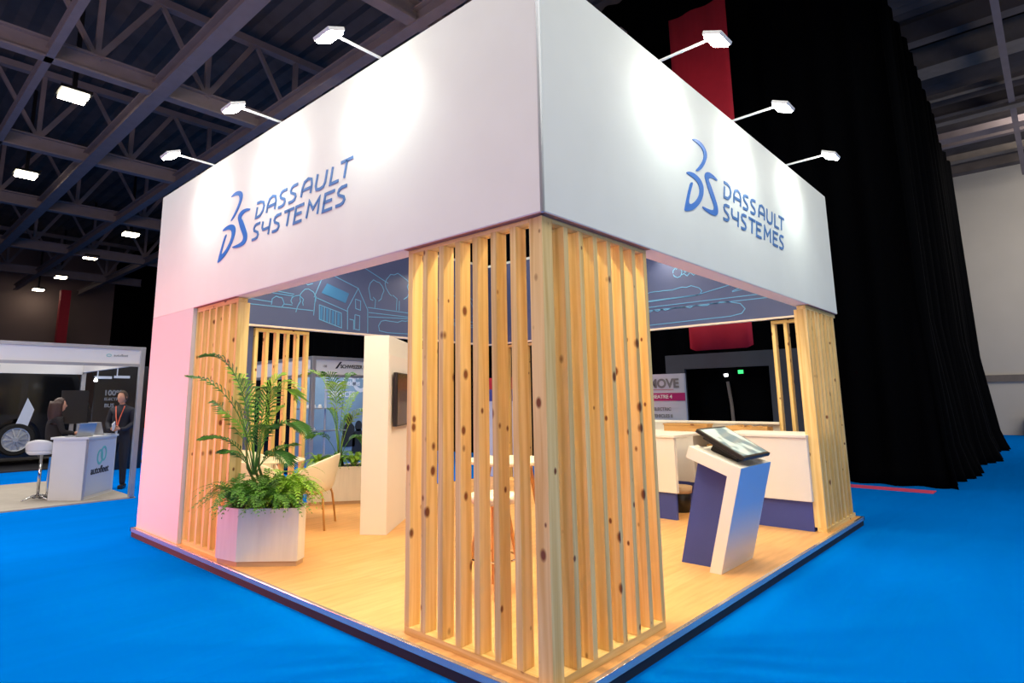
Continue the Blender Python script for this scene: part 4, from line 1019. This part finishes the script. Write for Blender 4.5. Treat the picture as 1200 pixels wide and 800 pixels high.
# local frame: faces towards -x,-y (to the counter / camera left)
fa = math.radians(-125)
fx = Vector((math.cos(fa), math.sin(fa), 0)); lx = Vector((-fx.y, fx.x, 0))
def LP(f_, l_, z_): q = fx*f_+lx*l_; return (q.x, q.y, z_)
J = [(LP(0, 0, .95), (.15, .12)), (LP(0, 0, 1.12), (.15, .115)), (LP(0, 0, 1.3), (.175, .12)), (LP(-.01, 0, 1.43), (.12, .085)), (LP(.0, 0, 1.52), .055), (LP(.01, 0, 1.56), .052),
     (LP(-.01, .17, 1.42), .068), (LP(0, .22, 1.18), .054), (LP(.16, .14, 1.08), .042), (LP(.23, .07, 1.08), .034),
     (LP(-.01, -.17, 1.42), .068), (LP(0, -.22, 1.18), .054), (LP(.16, -.14, 1.08), .042), (LP(.23, -.07, 1.08), .034),
     (LP(0, .09, .88), .098), (LP(.02, .10, .5), .072), (LP(0, .11, .05), .05), (LP(0, -.09, .88), .098), (LP(.02, -.10, .5), .072), (LP(0, -.11, .05), .05)]
E = [(0, 1), (1, 2), (2, 3), (3, 4), (4, 5), (3, 6), (6, 7), (7, 8), (8, 9), (3, 10), (10, 11), (11, 12), (12, 13), (0, 14), (14, 15), (15, 16), (0, 17), (17, 18), (18, 19)]
make_skin('body', J, E, 'suit', mp_)
for s in (-1, 1):
    a = LP(-.08, s*.11, .0); b = LP(.17, s*.13, .0)
    MB().obox((a[0], a[1], .04), (b[0], b[1], .035), .09, .075).build('shoe', 'blackplastic', mp_, bevel=.02)
    # re-parent offset: parts above are in world coordinates of the thing origin
for o_ in mp_.children:
    if o_.name.startswith('shoe'): o_.location = (0, 0, 0)
head(mp_, LP(.03, 0, 1.66), fa-.35, .98)
n_ = make_skin('neck', [(LP(0, 0, 1.48), .055), (LP(.015, 0, 1.6), .05)], [(0, 1)], 'skin', mp_, 1)
hand(mp_, LP(.235, .08, 1.085), fx*.5-lx*.8, Vector((0, 0, 1)), .5)
hand(mp_, LP(.235, -.08, 1.085), fx*.5+lx*.8, Vector((0, 0, 1)), -.5)
def lbuild(mb, name, mt, parent, **k):
    o = mb.build(name, mt, **k); o.parent = parent; return o
a, b, c_ = LP(.10, .075, 1.50), LP(.165, .035, 1.3), LP(.17, 0, 1.13)
lbuild(MB().tube([a, b, c_], .011, 6), 'lanyard', 'lanyard', mp_)
lbuild(MB().tube([LP(.10, -.075, 1.50), LP(.165, -.035, 1.3), c_], .011, 6), 'lanyard', 'lanyard', mp_)
q = LP(.19, 0, 1.0); lbuild(MB().obox((q[0], q[1], .93), (q[0], q[1], 1.09), .09, .008, tuple(lx)), 'badge', 'paper', mp_)
q = Vector(LP(.31, 0, 1.13)); pp = MB().obox(q+Vector((0, 0, -.05)), q+Vector((0, 0, .07))+fx*.05, .13, .012, tuple(lx)).build('note_pad', 'paper')
pp.location = Vector((1.10, 10.98, HZ)); tag(pp, 'pale note pad in the hands of the person in the suit', 'note pad')

# seated woman on a stool, seen from behind, arm on the counter
wp = thing('person', (-.02, 10.62, HZ), 'person with long brown hair in black, seated at the booth counter with back turned', 'person')
fa = math.radians(5); fx = Vector((math.cos(fa), math.sin(fa), 0)); lx = Vector((-fx.y, fx.x, 0))
J = [(LP(0, 0, .82), (.16, .14)), (LP(.0, 0, 1.0), (.13, .11)), (LP(.02, 0, 1.2), (.15, .105)), (LP(.02, 0, 1.31), (.10, .08)), (LP(.03, 0, 1.39), .048),
     (LP(.02, .15, 1.29), .055), (LP(.08, .2, 1.08), .045), (LP(.26, .17, 1.04), .036), (LP(.02, -.15, 1.29), .055), (LP(.08, -.2, 1.08), .045), (LP(.26, -.17, 1.055), .036),
     (LP(.05, .09, .78), .09), (LP(.36, .10, .72), .07), (LP(.34, .1, .35), .05), (LP(.05, -.09, .78), .09), (LP(.36, -.10, .72), .07), (LP(.34, -.1, .35), .05)]
E = [(0, 1), (1, 2), (2, 3), (3, 4), (3, 5), (5, 6), (6, 7), (3, 8), (8, 9), (9, 10), (0, 11), (11, 12), (12, 13), (0, 14), (14, 15), (15, 16)]
make_skin('body', J, E, 'cloth', wp)
make_skin('forearm', [(LP(.25, -.17, 1.055), .034), (LP(.36, -.14, 1.05), .028)], [(0, 1)], 'skin', wp, 1)
make_skin('forearm', [(LP(.25, .17, 1.04), .034), (LP(.36, .14, 1.05), .028)], [(0, 1)], 'skin', wp, 1)
hand(wp, LP(.36, -.14, 1.05), fx, lx, .3); hand(wp, LP(.36, .14, 1.05), fx, -lx, -.3)
make_skin('neck', [(LP(.03, 0, 1.36), .048), (LP(.04, 0, 1.47), .045)], [(0, 1)], 'skin', wp, 1)
head(wp, LP(.05, 0, 1.53), fa, .98, 'hair', True)
for s in (-1, 1):
    a = LP(.28, s*.1, 0); b = LP(.48, s*.1, 0)
    lbuild(MB().obox((a[0], a[1], .3), (b[0], b[1], .28), .08, .06), 'shoe', 'blackplastic', wp, bevel=.02)
x, y = -.02, 10.62
t = thing('stool', (x, y, HZ), 'dark stool under the seated person at the booth counter', 'stool')
MB().lathe([(0, .58), (.18, .58), (.19, .61), (.17, .635), (0, .635)], (x, y, 0), 24).build('seat', 'blackplastic', t, smooth=True)
MB().tube([(x, y, HZ+.05), (x, y, .58)], .024, 12).build('pedestal', 'chrome', t)
MB().lathe([(0, HZ+.02), (.2, HZ+.02), (.19, HZ+.035), (.03, HZ+.06), (0, HZ+.06)], (x, y, 0), 24).build('base', 'chrome', t)

# ---- dark vehicle behind the left booth
v = thing('minibus', (.5, 17.3, HZ), 'dark minibus with large side windows and alloy wheel behind the left booth', 'vehicle')
tag(MB().box(-8, 3.2, 15.9, 20.5, HZ, HZ+.03).build('display_plinth', 'black'), 'low black display plinth under the dark minibus', 'plinth')
yf = 17.3
wc = pix(18, 515, 'y', yf); zw = wc.z; xw = wc.x; rw = .40
arch = [(xw+.52*math.cos(a_), zw+.52*math.sin(a_)) for a_ in [PI*k_/12 for k_ in range(13)]][::-1]
body = [(-5, .12), (xw-.52, .12)]+arch+[(xw+.52, .12), (2.35, .12), (2.5, .5), (2.45, 1.0), (2.2, 1.15), (1.75, 2.2), (1.55, 2.45), (-5, 2.55)]
MB().prism(body, lambda u, v_, d: (u, yf+d, v_), 0, .25).build('side_panel', 'carbody', v)
MB().prism([(-5, .12), (2.35, .12), (2.5, .5), (2.45, 1.0), (2.2, 1.15), (1.75, 2.2), (1.55, 2.45), (-5, 2.55)], lambda u, v_, d: (u, yf+d, v_), .25, 1.9).build('body_shell', 'carbody', v)
MB().prism([(-1.2, 1.2), (.55, 1.2), (.55, 2.2), (-1.2, 2.25)], lambda u, v_, d: (u, yf-d, v_), 0, .01).build('side_window', 'glass', v)
MB().prism([(.7, 1.2), (1.95, 1.2), (1.62, 2.15), (.7, 2.2)], lambda u, v_, d: (u, yf-d, v_), 0, .01).build('side_window', 'glass', v)
MB().prism([(-5, 1.2), (-1.35, 1.2), (-1.35, 2.25), (-5, 2.3)], lambda u, v_, d: (u, yf-d, v_), 0, .01).build('side_window', 'glass', v)
yw = lambda a_, b_, c_: (xw+a_, yf+.02-c_, zw+b_)
MB().lathe([(.0, -.2), (rw, -.2), (rw, .03), (rw-.03, .06), (.29, .06), (.28, .03), (0, .03)], (0, 0, 0), 36, fn=yw).build('tyre', 'tyre', v, smooth=False)
w_o = MB().lathe([(.29, .03), (.29, .07), (.26, .065), (.25, .04)], (0, 0, 0), 36, fn=yw)
for q in range(10):
    a_ = q*2*PI/10; w_o.obox(yw(.05*math.cos(a_), .05*math.sin(a_), .075), yw(.26*math.cos(a_), .26*math.sin(a_), .06), .035, .02, (0, 1, 0))
w_o.lathe([(0, .05), (.07, .05), (.06, .09), (0, .09)], (0, 0, 0), 16, fn=yw).build('alloy_wheel', 'metal', v)

# panels, poster and truss lights behind the booth
t = thing('backdrop_panel', (2, 15.4, HZ), 'dark backdrop panel with white figures behind the standing man', 'backdrop')
a = pix(112, 444, 'y', 14.5); b = pix(152, 575, 'y', 14.5)
MB().box(a.x, 2.6, 14.5, 14.55, HZ, 2.35).build('board', 'carbody', t)
a = pix(122, 458, 'y', 14.49); text('lettering', '100%', 'greyprint', t, lambda u, v_, d: (a.x+u, 14.495-d, a.z+v_-.1), .17, bold=.006)
a2 = pix(122, 468, 'y', 14.49); text('lettering', 'ELECTRIC', 'greyprint', t, lambda u, v_, d: (a2.x+u, 14.495-d, a2.z+v_-.02), .09, bold=.002)
a3 = pix(122, 474, 'y', 14.49); text('lettering', 'BUS', 'greyprint', t, lambda u, v_, d: (a3.x+u, 14.495-d, a3.z+v_-.06), .12, bold=.003)
for i, (p, q_, lb) in enumerate((((111, 441), (131, 442), 'pale light batten behind the booth, left of two'), ((134, 440.5), (152, 442), 'pale light batten behind the booth, right of two'))):
    a = pix(*p, 'y', 14.3); b = pix(*q_, 'y', 14.3)
    tag(MB().box(a.x, b.x, 14.28, 14.34, a.z-.05, a.z+.01).box(a.x+.05, a.x+.07, 14.3, 14.32, a.z, 2.35).box(a.x+.05, a.x+.07, 14.3, 14.5, 2.33, 2.35).build('light_batten', 'signwhite'), lb, 'batten', 'light battens')
a = pix(112, 447, 'y', 14.2)
t = thing('spot_lamp', tuple(a), 'tiny bright spot lamp in the dark behind the booth', 'lamp')
MB().lathe([(0, 0), (.035, .0), (.04, .03), (.02, .08), (0, .08)], tuple(a), 12).build('lamp_bulb', 'whitelamp', t)
MB().box(a.x-.008, a.x+.008, a.y-.008, a.y+.25, a.z+.08, a.z+.095).box(a.x-.008, a.x+.008, 14.44, 14.5, a.z+.08, 2.33).build('lamp_stem', 'blackplastic', t)
a = pix(24, 466, 'y', yf); b = pix(38, 498, 'y', yf)
MB().prism([(a.x-.05, b.z), (b.x-.1, b.z-.02), (b.x, a.z-.3), (a.x+.15, a.z)], lambda u, v_, d: (u, yf-.012-d, v_), 0, .004).build('window_display_shape', 'signwhite', v)  # pale flat panel stands in for a display seen through the window
# red column, far left
cxr = pix(73, 380, 'y', 46).x
tag(MB().box(cxr-.28, cxr+.28, 45.8, 46.3, HZ, 8.95).build('red_column', 'red'), 'tall red column against the far wall above the left booth', 'column')

# ================================================================== SECOND BOOTH (seen through the left opening)
sb = thing('shell_booth', (4.2, 9.48, HZ), 'grey shell-scheme booth with blue graphic walls behind the back planter', 'booth')
MB().box(4.17, 4.26, 9.45, 9.54, HZ, 2.4).build('post', 'metal', sb, bevel=.008)
MB().box(4.26, 7.6, 9.46, 9.5, 2.0, 2.38).build('fascia_board', 'white', sb)
MB().box(4.26, 7.6, 9.44, 9.52, 2.33, 2.4).box(4.26, 7.6, 9.44, 9.52, 1.96, 2.02).build('fascia_rail', 'metal', sb)
MB().box(4.19, 4.24, 9.54, 13.2, 2.0, 2.38).build('side_fascia', 'panel', sb)
MB().box(4.18, 4.25, 9.54, 13.2, 2.33, 2.4).box(4.18, 4.25, 9.54, 13.2, 1.96, 2.02).build('side_rail', 'metal', sb)
MB().box(4.2, 4.23, 10.3, 13.2, HZ, 1.95).build('side_panel', 'carbody', sb)
MB().box(4.23, 7.6, 11.6, 11.65, HZ, 2.35).build('graphic_wall', 'bluewall', sb)
MB().box(7.55, 7.6, 9.5, 11.6, HZ, 2.35).build('graphic_wall', 'bluewall', sb)
fn = lambda ox, oz: (lambda u, v_, d: (ox+u, 9.458-d, oz+v_))
text('lettering', 'SCHWEIZER PACIFIC', 'darkprint', sb, fn(4.86, 2.165), .105, bold=.003)
text('lettering', '108', 'greyprint', sb, fn(4.42, 2.17), .07)
MB().prism([(0, 0), (.05, 0), (.17, .15), (.12, .15)], fn(4.73, 2.15), 0, .003).build('emblem', 'darkprint', sb)
wf = lambda px, py: (lambda o: (lambda u, v_, d: (o.x+u, 11.595-d, o.z+v_)))(pix(px, py, 'y', 11.595))
text('lettering', 'PACIFIC', 'signwhite', sb, wf(388, 443), .36, bold=.014)
text('lettering', 'solutions', 'signwhite', sb, wf(394, 451.5), .2, bold=.006)
text('lettering', 'SERVICES', 'signwhite', sb, wf(384, 465), .2, bold=.006)
a = pix(423, 444, 'y', 11.59)
mb = MB(); mb.ribbon([(a.x+.22*math.cos(q*PI/10), a.z+.3*math.sin(q*PI/10)) for q in range(21)], .1, lambda u, v_, d: (u, 11.595-d, v_), 0, .004); mb.build('round_print', 'signwhite', sb)
# dark silhouettes printed on the wall
for px_, py_, lb in ((409, 500, 0), (420, 508, 1)):
    a = pix(px_, py_, 'y', 11.59); P_ = [(a.x+.11*math.cos(q*PI/8), a.z+.2+.14*math.sin(q*PI/8)) for q in range(17)][:16]
    MB().prism(P_, lambda u, v_, d: (u, 11.592-d, v_), 0, .003).prism([(a.x-.2, a.z-.5), (a.x+.2, a.z-.5), (a.x+.17, a.z+.0), (a.x+.06, a.z+.12), (a.x-.06, a.z+.12), (a.x-.17, a.z)], lambda u, v_, d: (u, 11.592-d, v_), 0, .003).build('figure_print', 'darkprint', sb)
# display shelf with white model parts in the booth
t = thing('display_shelf', (4.5, 10.2, HZ), 'glass display shelves with white model parts inside the blue booth', 'display shelf')
a = pix(384, 478, 'y', 10.2)
MB().tube([(a.x-.0, 10.3, HZ), (a.x-.0, 10.3, 1.95)], .025, 8).build('upright', 'signwhite', t)
for z_ in (pix(384, 478, 'y', 10.2).z, pix(384, 504, 'y', 10.2).z, .25):
    MB().box(4.32, a.x+.45, 10.1, 10.5, z_-.02, z_).build('shelf', 'metal', t)
for i in range(7):
    z_ = pix(384, 478 if i < 4 else 504, 'y', 10.2).z; x_ = 4.42+.15*(i % 4)
    tag(MB().lathe([(0, 0), (.045, 0), (.05, .03), (.03, .06), (.035, .08), (0, .085)], (x_, 10.25, z_), 14).build('model_part', 'whiteprint', smooth=True),
        ('small white model part on the upper shelf' if i < 4 else 'small white model part on the lower shelf')+' of the blue booth', 'model part', 'white model parts, upper shelf' if i < 4 else 'white model parts, lower shelf')
